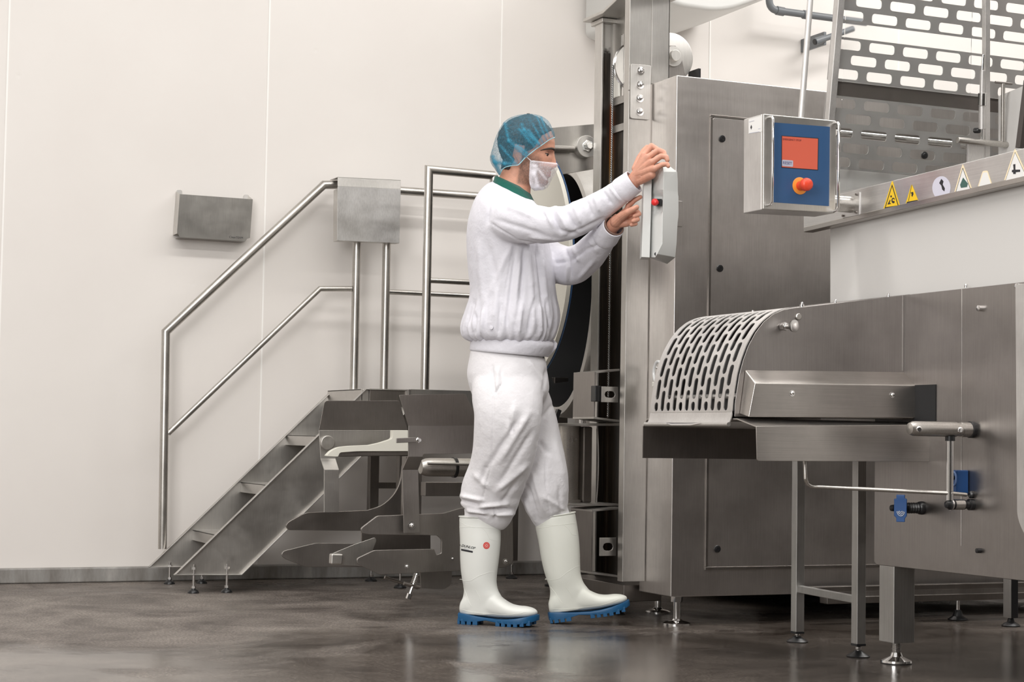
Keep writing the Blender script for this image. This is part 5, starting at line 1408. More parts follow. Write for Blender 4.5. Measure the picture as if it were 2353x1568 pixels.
veil('hair_net_cloth', (.022, .21, .32), .20, .66, 60.0, 3.0)
veil('beard_net_cloth', (.84, .82, .87), .26, .50, 120.0, 1.0)

# ------------------------------------------------ head
HO = (1205, 345); TAU = math.radians(10); HD = -.005
def HL(f, s, w=0):       # head-local px (forward, up, sideways away from the camera) -> world
    px = HO[0]+f*math.cos(TAU)+s*math.sin(TAU); py = HO[1]+f*math.sin(TAU)-s*math.cos(TAU)
    return B(px, py, HD+w*PXM)
def lerp_tab(tab, x):
    if x <= tab[0][0]: return tab[0][1]
    for (a, va), (b_, vb) in zip(tab[:-1], tab[1:]):
        if x <= b_:
            t = (x-a)/(b_-a); t = t*t*(3-2*t) if False else t
            return va+(vb-va)*t
    return tab[-1][1]
FRONT = [(-79, 46), (-76, 57), (-70, 65), (-64, 67.5), (-58, 66), (-52, 67), (-46, 68), (-40, 68), (-34, 67), (-26, 66.5), (-15, 66), (0, 66), (6, 66), (12, 67.5), (20, 67.5), (30, 66), (40, 62), (52, 54), (62, 44), (72, 30), (78, 16), (82, 2)]
BACK = [(-79, 10), (-70, -2), (-58, -14), (-45, -28), (-30, -43), (-15, -53), (0, -60), (15, -64), (30, -63), (45, -57), (58, -47), (68, -34), (76, -18), (82, -6)]
WID = [(-79, 10), (-74, 19), (-66, 26), (-56, 33), (-45, 38), (-30, 41), (-15, 43.5), (0, 45), (15, 47), (30, 48), (45, 45), (58, 38), (68, 29), (76, 17), (82, 3)]
def nose(s):
    return lerp_tab([(-37, 0), (-34, 2), (-31, 7), (-27, 12.5), (-22, 14.5), (-17, 13), (-8, 8.5), (0, 5.2), (6, 3), (12, 1.0), (18, 0)], s)
def head_surf(s, th, grow=0):
    f1, f0, w = lerp_tab(FRONT, s), lerp_tab(BACK, s), lerp_tab(WID, s)
    c = (f1*.38+f0*.62) if True else 0
    cth, sth = math.cos(th), math.sin(th)
    a = (f1-c) if cth > 0 else (c-f0)
    p = .88 if cth > 0 else 1.0
    cc = math.copysign(abs(cth)**p, cth)
    sw = math.copysign(abs(sth)**.92, sth)
    f = c+(a+grow)*cc; wv = (w+grow)*sw
    if cth > 0:
        aw = abs(wv)
        # nose ridge, wings, lips, chin, eye hollow, brow, cheekbone
        f += nose(s)*math.exp(-(aw/(5.5 if s > -18 else 7.0))**2)
        f += 2.6*math.exp(-(aw/10)**2)*(math.exp(-((s+41)/3.2)**2)*.9+math.exp(-((s+49)/3.4)**2))-1.6*math.exp(-(aw/11)**2)*(math.exp(-((s+45)/1.6)**2)+math.exp(-((s+56)/4)**2))
        eh = math.exp(-((s-4)/7.5)**2)*math.exp(-((aw-19)/10)**2); f -= 7.0*eh
        f += 2.2*math.exp(-((s-15)/4.5)**2)*math.exp(-((aw-17)/13)**2)
        wv += math.copysign(2.2*math.exp(-((s+12)/12)**2)*math.exp(-((f-42)/20)**2), wv)
        wv -= math.copysign(2.5*math.exp(-((s+38)/13)**2)*math.exp(-((f-45)/18)**2), wv)
    return f, wv
mb = MB(); rows = []
for i in range(0, 81):
    s = -79+161*i/80
    rows.append([HL(*(lambda q: (q[0], s, q[1]))(head_surf(s, 2*math.pi*k/72))) for k in range(72)])
R = mb.grid(rows, True); mb.bm.faces.new(R[0][::-1]); mb.bm.faces.new(R[-1])
for w_ in (-1, 1):      # ears
    c = HL(-12, -10, w_*46); ball(mb, c, 10*PXM, 4*PXM, 19*PXM, ax=(RIGHT*.95+FLAT*.3*w_).normalized(), az=(UPZ*.96-RIGHT*.2).normalized(), n=10)
    ball(mb, HL(-6, -26, w_*44.5), 5*PXM, 4*PXM, 6*PXM, n=8)
limb(mb, [(1197, 372, HD, 40, 36), (1189, 398, HD, 38, 37), (1182, 424, HD, 39, 40), (1176, 450, HD, 44, 52), (1172, 475, 0, 48, 66)], 36, 5)
head = fuse(mb, .0024, 3, .5)

# ------------------------------------------------ hands
def chain(mb, pts, rs):
    for i in range(len(pts)-1):
        capsule(mb, B(*pts[i]), B(*pts[i+1]), rs[i]*PXM, rs[i+1]*PXM)
nd, fd_ = -.385, -.34
hr = MB()
NH = [  # near hand: knuckle, middle joint, end joint, tip
    ([(1480, 357, -.385), (1497, 335.5, -.375), (1508.5, 342, -.380), (1512, 352, -.392)], [7.2, 6.6, 5.8, 5.0]),
    ([(1489, 362, -.402), (1512.5, 345.5, -.402), (1525, 350, -.408), (1528, 358, -.415)], [7.4, 6.7, 5.9, 5.1]),
    ([(1498, 373, -.418), (1519, 359, -.424), (1531, 361, -.428), (1533.5, 368, -.431)], [7.2, 6.3, 5.6, 4.9]),
    ([(1504, 388, -.428), (1522, 378.5, -.436), (1533, 377.5, -.440), (1535.5, 382, -.442)], [6.8, 5.7, 5.0, 4.4]),
    ([(1461, 388, -.365), (1470, 364, -.345), (1480, 346, -.335), (1487, 338, -.332)], [9.5, 8, 6.4, 5.4])]
for pts, rs in NH: chain(hr, pts, rs)
for k_, r_ in ((NH[0][0][0], 8), (NH[1][0][0], 8.5), (NH[2][0][0], 8.5), (NH[3][0][0], 8)):
    capsule(hr, B(1464, 402, -.375), B(*k_), 13.5*PXM, r_*PXM)
limb(hr, [(1478, 402, -.39, 18, 12), (1467, 405, -.378, 17.5, 12.5), (1458, 414, -.37, 16.5, 13), (1440, 430, -.36, 17.5, 15), (1415, 450, -.34, 19, 17)], 24, 4)
capsule(hr, B(1470, 415, -.382), B(1497, 402, -.415), 10*PXM, 9.5*PXM)
hand1 = fuse(hr, .0014, 3, .5)
hl = MB()
FH = [
    ([(1441, 484, -.330), (1444, 473, -.335), (1457.5, 460.5, -.345), (1471.5, 453, -.352)], [7.2, 6.4, 5.6, 4.7]),
    ([(1445, 491, -.345), (1463, 486.5, -.365), (1468.5, 492, -.378), (1458, 497, -.385)], [7.5, 6.2, 5.6, 5.0]),
    ([(1443, 503, -.345), (1460, 499.5, -.367), (1465, 504.5, -.378), (1455, 508, -.386)], [7.5, 6.0, 5.4, 4.9]),
    ([(1440, 513, -.343), (1456, 510.5, -.362), (1460.5, 514.5, -.372), (1451, 517, -.378)], [7, 5.4, 4.9, 4.4]),
    ([(1428, 498, -.360), (1443, 488, -.385), (1455, 481, -.395), (1463, 476.5, -.398)], [10, 8, 6.6, 5.6])]
for pts, rs in FH: chain(hl, pts, rs)
for q in FH[:4]: capsule(hl, B(1415, 512, -.322), B(*q[0][0]), 13*PXM, 8.5*PXM)
capsule(hl, B(1415, 510, -.335), B(1430, 496, -.362), 13*PXM, 10*PXM)
limb(hl, [(1424, 506, -.33, 17, 13), (1412, 515, -.32, 15.5, 13), (1400, 530, -.29, 16, 14), (1388, 546, -.25, 16, 14)], 24, 4)
hand2 = fuse(hl, .0014, 3, .5)

# ------------------------------------------------ body under the clothes, one mesh with head and hands
core = MB()
limb(core, [(1176, 448, 0, 38, 46), (1166, 495, 0, 60, 70), (1168, 560, 0, 70, 88), (1172, 650, 0, 62, 76), (1170, 740, 0, 62, 80), (1168, 840, 0, 72, 88), (1168, 890, 0, 60, 80)], 32, 4)
limb(core, [(1166, 870, -.08, 62, 50), (1160, 1000, -.05, 50, 46), (1140, 1110, .01, 34, 34), (1108, 1190, .065, 24, 24), (1098, 1230, .075, 20, 20)], 20, 4)
limb(core, [(1180, 870, .08, 60, 50), (1220, 1000, .085, 46, 44), (1246, 1110, .095, 34, 34), (1272, 1190, .128, 24, 24), (1282, 1230, .132, 20, 20)], 20, 4)
limb(core, [(1155, 495, -.11, 26, 24), (1200, 508, -.21, 28, 26), (1290, 518, -.27, 24, 22), (1340, 497, -.29, 22, 20), (1400, 458, -.33, 18, 16), (1425, 442, -.352, 17, 15)], 18, 4)
limb(core, [(1165, 500, .11, 26, 24), (1215, 560, .16, 30, 28), (1300, 610, .03, 24, 22), (1345, 592, -.085, 22, 20), (1390, 543, -.24, 16, 15)], 18, 4)
core = fuse(core, .009, 2)
for other in (head, hand1, hand2):
    tm = D2.meshes.new('t'); other.bm.to_mesh(tm); core.bm.from_mesh(tm); D2.meshes.remove(tm); other.bm.free()
SK = (.58, .29, .195)
bm = core.bm; bm.normal_update()
cl_ = bm.loops.layers.float_color.new('pigment')
def sstep(a, b_, x): t = max(0, min(1, (x-a)/(b_-a))); return t*t*(3-2*t)
def pigment_shade(co):
    px, py = PROJ(co); c = list(SK)
    if py < 470 and px < 1300:
        dx, dy = px-HO[0], py-HO[1]; f = dx*math.cos(TAU)+dy*math.sin(TAU); s = dx*math.sin(TAU)-dy*math.cos(TAU)
        w_ = (co-B(px, py, HD)).dot(FLAT)/PXM
        # stubble on jaw, chin and upper lip
        st = sstep(2, -18, s)*sstep(50, 34, f)*sstep(-6, 6, f) if f < 50 else 0
        st = max(st, sstep(-24, -34, s)*sstep(8, 20, f))
        st = max(st, sstep(12, -8, s)*sstep(18, 10, f)*sstep(-8, 0, f))
        st *= sstep(-84, -74, s)*.85
        n_ = noise.noise(co*260)*.5+.5; st *= (.45+.8*n_)
        c = [c[0]*(1-st)+.16*st, c[1]*(1-st)+.095*st, c[2]*(1-st)+.07*st]
        lp = math.exp(-((s+45)/5.5)**2)*math.exp(-((f-70)/6)**2)
        c = [c[0]*(1-lp)+.50*lp, c[1]*(1-lp)+.16*lp, c[2]*(1-lp)+.14*lp]
        ey = math.exp(-((s-5)/4)**2-((abs(w_)-19)/9)**2)*.4*(f > 40); c = [v*(1-ey*.5) for v in c]  # shade of the eye sockets painted into the skin colour
    else:
        n_ = noise.noise(co*60)*.5+.5
        c = [c[0]*1.03, c[1]*(.98+.1*n_), c[2]*(1.0+.15*n_)]
    return (*c, 1)
cache = {v.index: pigment_shade(v.co) for v in bm.verts} if bm.verts.ensure_lookup_table() is None else {}
bm.verts.index_update()
cache = {v.index: pigment_shade(v.co) for v in bm.verts}
for fce in bm.faces:
    for l in fce.loops: l[cl_] = cache[l.vert.index]
hairsrc = bm.copy()
body = core.build('body', MAT['skin'], man, recalc=False, ang=180)

# hair: the scalp behind the hairline, lifted off the skin
def hlocal(co):
    px, py = PROJ(co); dx, dy = px-HO[0], py-HO[1]
    return dx*math.cos(TAU)+dy*math.sin(TAU), dx*math.sin(TAU)-dy*math.cos(TAU)
hb = MB(); hb.bm.free(); hb.bm = hairsrc
for v in hb.bm.verts: v.tag = False
kill = []
for v in hb.bm.verts:
    px, py = PROJ(v.co)
    ok = 1100 < px < 1300 and py < 400
    if ok:
        f, s = hlocal(v.co)
        hl_ = lerp_tab([(-60, -30), (-40, -22), (-20, -16), (-2, 6), (6, 18), (16, 24), (28, 28), (40, 34), (48, 44), (60, 60), (90, 80)], s)
        ok = f < hl_ and s > -52 and not (-24 < f < -1 and -34 < s < 10 and abs((v.co-B(px, py, HD)).dot(FLAT)) > 40*PXM)
    if not ok: kill.append(v)
bmesh.ops.delete(hb.bm, geom=kill, context='VERTS'); hb.bm.normal_update()
for v in hb.bm.verts: v.co += v.normal*(.0022+.0022*noise.noise(v.co*120)+.0015*noise.noise(v.co*300))
hb.build('hair', MAT['hair'], man, recalc=False, ang=180, solid=.002)

# eyes, brows
def surf_at(s, w_):
    best = None
    for k in range(0, 200):
        th = math.pi/2*k/200; f, wv = head_surf(s, th)
        if best is None or abs(wv-abs(w_)) < best[0]: best = (abs(wv-abs(w_)), f)
    return best[1]
plain('skin_lid', (.46, .215, .145), .5); plain('lash', (.03, .018, .012), .6)
for w_ in (-1, 1):
    W0 = 23; fc = surf_at(0, W0)
    ec_ = HL(fc-4.4, -1.0, w_*(W0-1.2)); re_ = 7.0
    e = MB(); ball(e, ec_, re_*PXM, re_*PXM, re_*PXM, n=14); eo = e.build('eye', MAT['eye_white'], man)
    look = (HL(9, -3.4, w_*4.5)-HL(0, 0, 0)).normalized()
    ir = MB(); ball(ir, ec_+look*4.3*PXM, 4.1*PXM, 4.1*PXM, 4.1*PXM, n=10); ir.build('iris', MAT['iris'], eo)
    fv = (HL(1, 0, w_*.75)-HL(0, 0, 0)).normalized(); uv_ = (HL(0, 1, 0)-HL(0, 0, 0)).normalized(); sv = fv.cross(uv_).normalized()
    def lid(a0, a1, r, name, m_):      # part of a shell just outside the ball
        rows = []
        for i in range(9):
            a = math.radians(a0+(a1-a0)*i/8)
            ax_l = fv*math.cos(a)+uv_*math.sin(a)
            rows.append([ec_+(ax_l*math.cos(math.radians(b_))+sv*math.sin(math.radians(b_)))*r*PXM for b_ in range(-84, 85, 12)])
        mb = MB(); mb.grid(rows); return mb.build(name, m_, man, solid=.0006, ang=180)
    lid(19, 100, re_+.55, 'upper_lid', MAT['skin_lid']); lid(-95, -30, re_+.45, 'lower_lid', MAT['skin_lid'])
    a = math.radians(17); axl = fv*math.cos(a)+uv_*math.sin(a)
    MB().tube([ec_+(axl*math.cos(math.radians(b_))+sv*math.sin(math.radians(b_)))*(re_+1.0)*PXM for b_ in range(-84, 85, 12)], .85*PXM, 6).build('lash_line', MAT['lash'], man)
    pts = [HL(surf_at(s_, q)+.6, s_, w_*q) for q, s_ in ((7, 11), (12, 13), (18, 14.2), (24, 14.4), (30, 12.5), (35, 9), (38, 5.5))]
    MB().tube(pts, [a_*PXM for a_ in (1.4, 2.6, 2.9, 2.7, 2.3, 1.7, .8)], 8).build('eyebrow', MAT['eyebrow'], man)

# hair net: loose blue cap
from mathutils.bvhtree import BVHTree
def hair_net():
    mb = MB(); outline = [(1191, 380), (1209.5, 360), (1232, 342.5), (1250, 330), (1263, 321), (1275, 316)]
    rows = []
    # grid over the cap: i from the front edge over to the nape, j across
    n1, n2 = 60, 64
    for j in range(n2+1):
        phi = math.pi*j/n2            # 0 near rim .. pi far rim
        row = []
        for i in range(n1+1):
            u = i/n1
            row.append((phi, u))
        rows.append(row)
    # outer silhouette from the front rim over the crown to the tail, in local px
    sil = [(1274.5, 316), (1274, 306), (1268, 292), (1257, 275.5), (1237.5, 265), (1218, 262), (1186.5, 265.5), (1161, 278), (1148, 296), (1138, 320), (1130.5, 347), (1126.6, 364), (1129.5, 377), (1138, 389), (1148, 402)]
    rim = [(1274.5, 316), (1263, 321), (1250, 330), (1240, 337), (1232, 342.5), (1220, 352), (1209.5, 360), (1200, 370), (1191, 379), (1181, 380), (1170, 382), (1162, 384), (1155, 389), (1151, 396), (1148, 402)]
    sl = cr_interp(sil, 4); rm = cr_interp(rim, 4)
    n1 = len(sl)
    V = []
    for i in range(n1):
        a, b_ = sl[i], rm[i]; L = math.hypot(a[0]-b_[0], a[1]-b_[1])
        row = []
        u = i/(n1-1)
        wmax = 61*math.sin(math.pi*min(1, max(0, u*.90+.05)))**.42
        for j in range(n2+1):
            ph = math.pi*j/n2
            k = math.sin(ph)**1.0           # 0 at the rims, 1 at the silhouette
            x = b_[0]+(a[0]-b_[0])*k; y = b_[1]+(a[1]-b_[1])*k
            w_ = -wmax*math.copysign(abs(math.cos(ph))**.42, math.cos(ph))
            row.append((x, y, w_))
        V.append(row)
    G = []
    den = []
    for i, row in enumerate(V):
        g = []
        for j, (x, y, w_) in enumerate(row):
            p = B(x, y, HD+w_*PXM)
            g.append(p)
        G.append(g)
    R = mb.grid(G)
    bmesh.ops.remove_doubles(mb.bm, verts=mb.bm.verts[:], dist=.0003)
    bmesh.ops.subdivide_edges(mb.bm, edges=mb.bm.edges[:], cuts=1, use_grid_fill=True, smooth=.5)
    mb.bm.normal_update()
    cy = mb.bm.loops.layers.float_color.new('dense')
    creases = [((1160, 285), (1170, 325), 3.5, 3), ((1170, 325), (1208, 358), 4.5, 3), ((1193, 298), (1228, 338), 3.2, 3), ((1198, 285), (1205, 300), 2.5, 2), ((1205, 300), (1237, 334), 4.2, 3), ((1150, 335), (1182, 372), 3.0, 2),
               ((1138, 372), (1160, 376), 5, 2), ((1160, 376), (1185, 376), 4, 2), ((1224, 285), (1247, 328), 2.2, 1.2), ((1243, 270), (1262, 316), 2.2, 1.2), ((1233, 268), (1256, 322), 1.8, 1), ((1190, 335), (1212, 352), 3, 2), ((1132, 360), (1148, 398), 5, 2), ((1128, 350), (1136, 310), 3, 1), ((1215, 300), (1238, 330), 3, 1.5)]
    dn_ = {}
    cN = B(1200, 330, HD)
    for v in mb.bm.verts:
        px, py = PROJ(v.co); h = 0; dd = 0
        nrm_ = (v.co-cN).normalized()
        for a, b_, w_, am in creases:
            d, t = segdist(px, py, a, b_)
            e_ = math.exp(-(d/w_)**2); h += e_*am*.0012; dd += e_*.40
        n_ = noise.noise(v.co*38+Vector((3, 0, 0))); h += .0014*n_+.0008*noise.noise(v.co*90)
        dn_[v] = min(1, dd+max(0, -n_)*.12); v.co += nrm_*h
    for fce in mb.bm.faces:
        for l in fce.loops: k = dn_[l.vert]; l[cy] = (k, k, k, 1)
    net = mb.build('hair_net', MAT['hair_net_cloth'], man, ang=180)
    # elastic rim
    for side in (-1, 1):
        pts = [B(x, y, HD+side*61*math.sin(math.pi*min(1, max(0, (i/(len(rm)-1))*.90+.05)))**.42*PXM) for i, (x, y) in enumerate(rm)]
        MB().tube(pts, 1.1*PXM, 6).build('elastic_rim', MAT['net_rim'] if 'net_rim' in MAT else plain('net_rim', (.30, .55, .62), .6), net)
    return net
hair_net()

# beard net: white gauze from below the ear over nose, mouth and chin
def beard_net():
    mb = MB(); rows = []
    rowsdef = [ # (py near back edge x,y) , front x,y , half width
        ((1218.5, 368.5), (1279.5, 375), 40), ((1217.5, 376), (1282.5, 380), 41), ((1217, 385), (1281.5, 388), 41.5), ((1216.5, 395), (1276.5, 398), 41), ((1216, 405), (1270.5, 408), 40), ((1216.5, 415), (1265.5, 418), 37), ((1218, 425), (1261, 427), 33), ((1221, 433), (1256, 433), 26), ((1228, 438.5), (1248, 436.5), 14)]
    q = cr_interp([(a[0], a[1], b_[0], b_[1], w_) for a, b_, w_ in rowsdef], 4)
    for x0, y0, x1_, y1_, w_ in q:
        row = []
        for j in range(41):
            a = math.pi*(j/40)-math.pi/2
            c = math.cos(a)**.62 if math.cos(a) > 0 else 0
            x = x0+(x1_-x0)*c; y = y0+(y1_-y0)*c
            row.append(B(x, y, HD+w_*math.copysign(abs(math.sin(a))**.8, math.sin(a))*PXM))
        rows.append(row)
    mb.grid(rows); mb.bm.normal_update()
    cy = mb.bm.loops.layers.float_color.new('dense'); dn_ = {}
    cr = [((1221, 370), (1217, 420), 4.5, 1.0), ((1222, 371), (1236, 428), 3, 1.2), ((1222, 371), (1255, 412), 2.4, 1.2), ((1219, 369), (1279, 376), 2.2, .5), ((1236, 428), (1246, 434), 5, 1), ((1219, 425), (1232, 436), 6, 1), ((1228, 380), (1230, 430), 3, .6)]
    cN = B(1235, 400, HD)
    for v in mb.bm.verts:
        px, py = PROJ(v.co); dd = 0; h = 0
        for a, b_, w_, am in cr:
            d, t = segdist(px, py, a, b_); e_ = math.exp(-(d/w_)**2); dd += e_*.38; h += e_*am*.0012
        dn_[v] = min(1, dd); v.co += (v.co-cN).normalized()*h
    for fce in mb.bm.faces:
        for l in fce.loops: k = dn_[l.vert]; l[cy] = (k, k, k, 1)
    o = mb.build('beard_net', MAT['beard_net_cloth'], man, ang=180)
    for sd_ in (-1, 1):
        MB().tube([B(1209, 360, HD+sd_*49*PXM), B(1219, 368.8, HD+sd_*44*PXM), B(1223, 372, HD+sd_*42*PXM)], 1.0*PXM, 6).build('strap', plain('strap_white', (.8, .8, .82), .6) if 'strap_white' not in MAT else MAT['strap_white'], o)
beard_net()

# ------------------------------------------------ green collar
def slant_ring(back, front, wid, dw=0, n=48, d=HD):
    cx, cy = (back[0]+front[0])/2, (back[1]+front[1])/2; ax, ay = (front[0]-back[0])/2, (front[1]-back[1])/2
    return [B(cx+ax*math.cos(2*math.pi*k/n), cy+ay*math.cos(2*math.pi*k/n), d+wid*math.sin(2*math.pi*k/n)*PXM) for k in range(n)]
mb = MB()
mb.grid([slant_ring((1140, 404), (1213, 438), 44), slant_ring((1136, 412), (1219, 448), 52), slant_ring((1131, 424), (1226, 462), 62), slant_ring((1132, 436), (1226, 470), 66)], True)
mb.build('shirt_collar', MAT['green_cloth'], man, solid=.004, ang=180)

# ------------------------------------------------ jacket
jb = MB()
def ringrow(back, front, wid, d=0.0): return slant_ring(back, front, wid, d=d, n=64)
rows = [ringrow((1134, 417), (1219, 457), 56), ringrow((1118, 424), (1226, 463), 76), ringrow((1101, 441), (1232, 474), 108), ringrow((1086, 468), (1240, 492), 126), ringrow((1074, 508), (1252, 520), 126), ringrow((1071, 555), (1262, 558), 116), ringrow((1075, 612), (1271, 612), 110),
        ringrow((1080, 672), (1278, 672), 110), ringrow((1070, 712), (1285, 712), 116), ringrow((1060, 748), (1285, 742), 118), ringrow((1064, 772), (1276, 772), 112), ringrow((1080, 782), (1266, 786), 100)]
def dense(rows, k):
    out = []
    m_ = len(rows)
    for i in range(m_-1):
        p0, p1, p2, p3 = rows[max(i-1, 0)], rows[i], rows[i+1], rows[min(i+2, m_-1)]
        for q in range(k):
            t = q/k
            out.append([.5*((2*b_)+(-a+c)*t+(2*a-5*b_+4*c-d)*t*t+(-a+3*b_-3*c+d)*t**3) for a, b_, c, d in zip(p0, p1, p2, p3)])
    out.append(rows[-1]); return out
R = jb.grid(dense(rows, 4), True); jb.bm.faces.new(R[0][::-1]); jb.bm.faces.new(R[-1])
limb(jb, [(1150, 492, -.105, 52, 40), (1172, 503, -.165, 52, 44), (1205, 512, -.215, 47, 44), (1245, 517, -.25, 41.5, 42), (1275, 516, -.268, 39.5, 40), (1306, 512, -.278, 38, 38), (1338, 498, -.29, 37.5, 36), (1376, 476, -.315, 32.5, 31), (1407, 455, -.338, 29, 27), (1430, 438, -.356, 27, 24)], 40, 5)
limb(jb, [(1165, 500, .115, 50, 40), (1195, 540, .165, 48, 44), (1235, 580, .15, 47, 44), (1275, 604, .08, 46.5, 42), (1312, 611, .01, 44.5, 40), (1340, 597, -.06, 40.5, 37), (1364, 573, -.15, 36.5, 32), (1386, 548, -.235, 31, 27), (1398, 535, -.275, 29, 24)], 40, 5)
jk = fuse(jb, .0055, 7, .5)
def jx(px, py, co, nr):
    h = .0022*nz3(co, (9, 9, 5))+.0010*nz3(co, (22, 22, 16), 5)
    if py > 640 and px < 1300:       # gathers above the waistband
        g = sstep(660, 770, py); 
        th = math.atan2((co-B(1172, py, 0)).dot(FLAT), (co-B(1172, py, 0)).dot(RIGHT))
        h += g*(.0052*math.sin(th*17+2.5*noise.noise(Vector((th*2, co.z*6, 0))))*(.5+.5*noise.noise(Vector((th*3, 1, 7))))+.0030*math.sin(th*31+4*noise.noise(Vector((th*3, co.z*9, 2)))))
    return h
JS = [  # vertical drapes below the arm
    ((1185, 566), (1162, 760), 5, -4), ((1206, 565), (1196, 690), 6, -5), ((1214, 562), (1225, 720), 6, 5), ((1232, 566), (1248, 700), 5, -5), ((1245, 580), (1262, 740), 5, 3),
    ((1195, 600), (1180, 740), 5, 4), ((1150, 640), (1130, 740), 9, 4), ((1120, 560), (1150, 680), 10, -3), ((1100, 560), (1110, 700), 9, 3), ((1090, 690), (1075, 745), 6, -4),
    ((1172, 570), (1120, 690), 8, 3), ((1225, 690), (1215, 770), 4, -5), ((1240, 700), (1243, 770), 4, 5), ((1255, 690), (1262, 765), 4, -5), ((1200, 700), (1190, 772), 4, 5), ((1150, 700), (1145, 770), 4, -4), ((1110, 710), (1105, 770), 5, 5), ((1092, 720), (1090, 772), 4, -5),
    # side seam, armhole seam
    ((1181, 560), (1161, 672), 2.2, -2.5), ((1161, 672), (1150, 765), 2, -2),
    ((1122, 510), (1190, 552), 2.2, -2.5), ((1190, 552), (1240, 560), 2.2, -2.5), ((1130, 445), (1118, 505), 3, -2.5),
    # sleeve of the near arm
    ((1262, 480), (1288, 535), 6, -7), ((1250, 480), (1270, 520), 5, 4), ((1276, 478), (1305, 530), 6, 6), ((1297, 483), (1326, 528), 6, -6), ((1285, 530), (1330, 540), 5, -4), ((1230, 470), (1255, 500), 6, -4),
    ((1318, 470), (1335, 515), 7, 5), ((1345, 458), (1362, 500), 6, -4), ((1366, 450), (1378, 488), 6, 4), ((1385, 440), (1405, 470), 5, -5), ((1400, 428), (1425, 462), 4, 4), ((1160, 470), (1230, 500), 8, 3), ((1140, 505), (1250, 540), 7, -3), ((1300, 545), (1390, 500), 5, -3), ((1215, 545), (1290, 552), 4, 3),
    # far sleeve
    ((1300, 575), (1312, 640), 5, -6), ((1318, 572), (1330, 600), 5, 5), ((1312, 600), (1345, 575), 5, -4), ((1345, 575), (1385, 560), 5, -4), ((1300, 602), (1275, 605), 4, -4), ((1330, 640), (1365, 600), 6, 4), ((1352, 548), (1372, 580), 5, 3), ((1306, 610), (1302, 648), 5, 4),
    # shoulder
    ((1150, 440), (1115, 520), 7, -3), ((1215, 462), (1245, 485), 7, 4), ((1195, 455), (1160, 475), 6, -2)]
fold(jk, JS, jx)
# cut the neck and sleeve ends open
jacket = jk.build('jacket', MAT['cotton'], man, recalc=False, ang=180)
# waistband
def band(rowsdef, name, m, par, n=64, solid=.003, rib=0):
    mb = MB(); mb.grid(dense(rowsdef, 3), True)
    return mb.build(name, m, par, solid=solid, ang=180)
wb = band([ringrow((1087, 776), (1266, 784), 98), ringrow((1083, 781), (1271, 789), 101), ringrow((1081, 792), (1272, 798), 102), ringrow((1080, 803), (1262, 815), 101), ringrow((1083, 806), (1257, 820), 99)], 'waistband', MAT['cotton'], jacket)
# placket end and snap buttons
q = [B(a, b_, -.02) for a, b_ in ((1268, 776), (1281, 790), (1279, 800), (1266, 815), (1258, 822), (1252, 812), (1262, 795))]
MB().prism(q, FLAT*.03).build('placket_end', MAT['cotton'], jacket, bevel=.004, seg=3)
# cuffs
def cuff(p0, p1, r0, r1, d0, d1, name='cuff'):
    mb = MB(); q = [p0, ((p0[0]+p1[0])/2, (p0[1]+p1[1])/2), p1]
    limb(mb, [(p0[0], p0[1], d0, r0*.97, r0*.9), (p0[0]*.8+p1[0]*.2, p0[1]*.8+p1[1]*.2, d0*.8+d1*.2, r0*1.03, r0*.95), (q[1][0], q[1][1], (d0+d1)/2, (r0+r1)/2*1.03, (r0+r1)/2*.95), (p0[0]*.1+p1[0]*.9, p0[1]*.1+p1[1]*.9, d0*.1+d1*.9, r1*1.02, r1*.95), (p1[0], p1[1], d1, r1, r1*.93)], 40, 4, cap=False)
    return mb.build(name, MAT['cotton'], jacket, solid=.004, ang=180)
cuff((1424, 442), (1457, 417), 27, 25.5, -.350, -.372); cuff((1388, 547), (1410, 521), 28, 24, -.24, -.318)
# hem snap
c = B(1129, 753, -.172)
MB().lathe([(0, 4.5*PXM), (.0015, 4.5*PXM), (.002, 3*PXM)], c, (RIGHT*-.35-FLAT).normalized(), 20).build('snap_button', MAT['cotton'], jacket)
# dotted ribbed edge inside the far cuff
br = []
for k in range(30):
    a = 2*math.pi*k/30; br.append(B(1409+math.cos(a)*19*.62*1, 522+0, -.31))
tdir = (B(1412, 518, -.315)-B(1388, 547, -.225)).normalized(); dp = (FLAT-tdir*FLAT.dot(tdir)).normalized(); ip = tdir.cross(dp)
cb_ = B(1411, 519.5, -.318)
MB().tube([cb_+ip*math.cos(2*math.pi*k/36)*22*PXM+dp*math.sin(2*math.pi*k/36)*19*PXM for k in range(37)], 1.7*PXM, 8).build('bracelet', plain('bracelet_brown', (.22, .14, .11), .5), man)

# ------------------------------------------------ trousers
tb = MB()
rows = [ringrow((1082, 800), (1250, 814), 92), ringrow((1077, 830), (1256, 836), 97), ringrow((1073.5, 860), (1260, 868), 102), ringrow((1080, 895), (1262, 898), 104), ringrow((1092, 925), (1250, 925), 90)]
R = tb.grid(dense(rows, 4), True); tb.bm.faces.new(R[0][::-1]); tb.bm.faces.new(R[-1])
limb(tb, [(1167, 845, -.04, 62, 50), (1166, 878, -.065, 78, 58), (1166, 912, -.08, 81, 63), (1167, 958, -.09, 77, 62), (1160, 1030, -.05, 73, 60), (1146, 1083, -.01, 69, 58), (1128, 1132, .03, 69.5, 56), (1122, 1160, .05, 66, 54), (1117, 1180, .06, 60, 50), (1108, 1194, .065, 46, 42), (1099, 1215, .07, 33, 30)], 48, 5)
limb(tb, [(1180, 850, .045, 62, 50), (1182, 882, .07, 73, 58), (1187, 914, .082, 75, 62), (1207, 958, .085, 71, 60), (1229, 1020, .085, 63, 56), (1243, 1083, .09, 61, 54), (1250, 1128, .10, 58.5, 52), (1257, 1160, .115, 52, 46), (1262, 1178, .125, 46, 38), (1270, 1196, .13, 43, 32), (1275, 1214, .132, 38, 28), (1279, 1235, .132, 32, 24)], 48, 5)
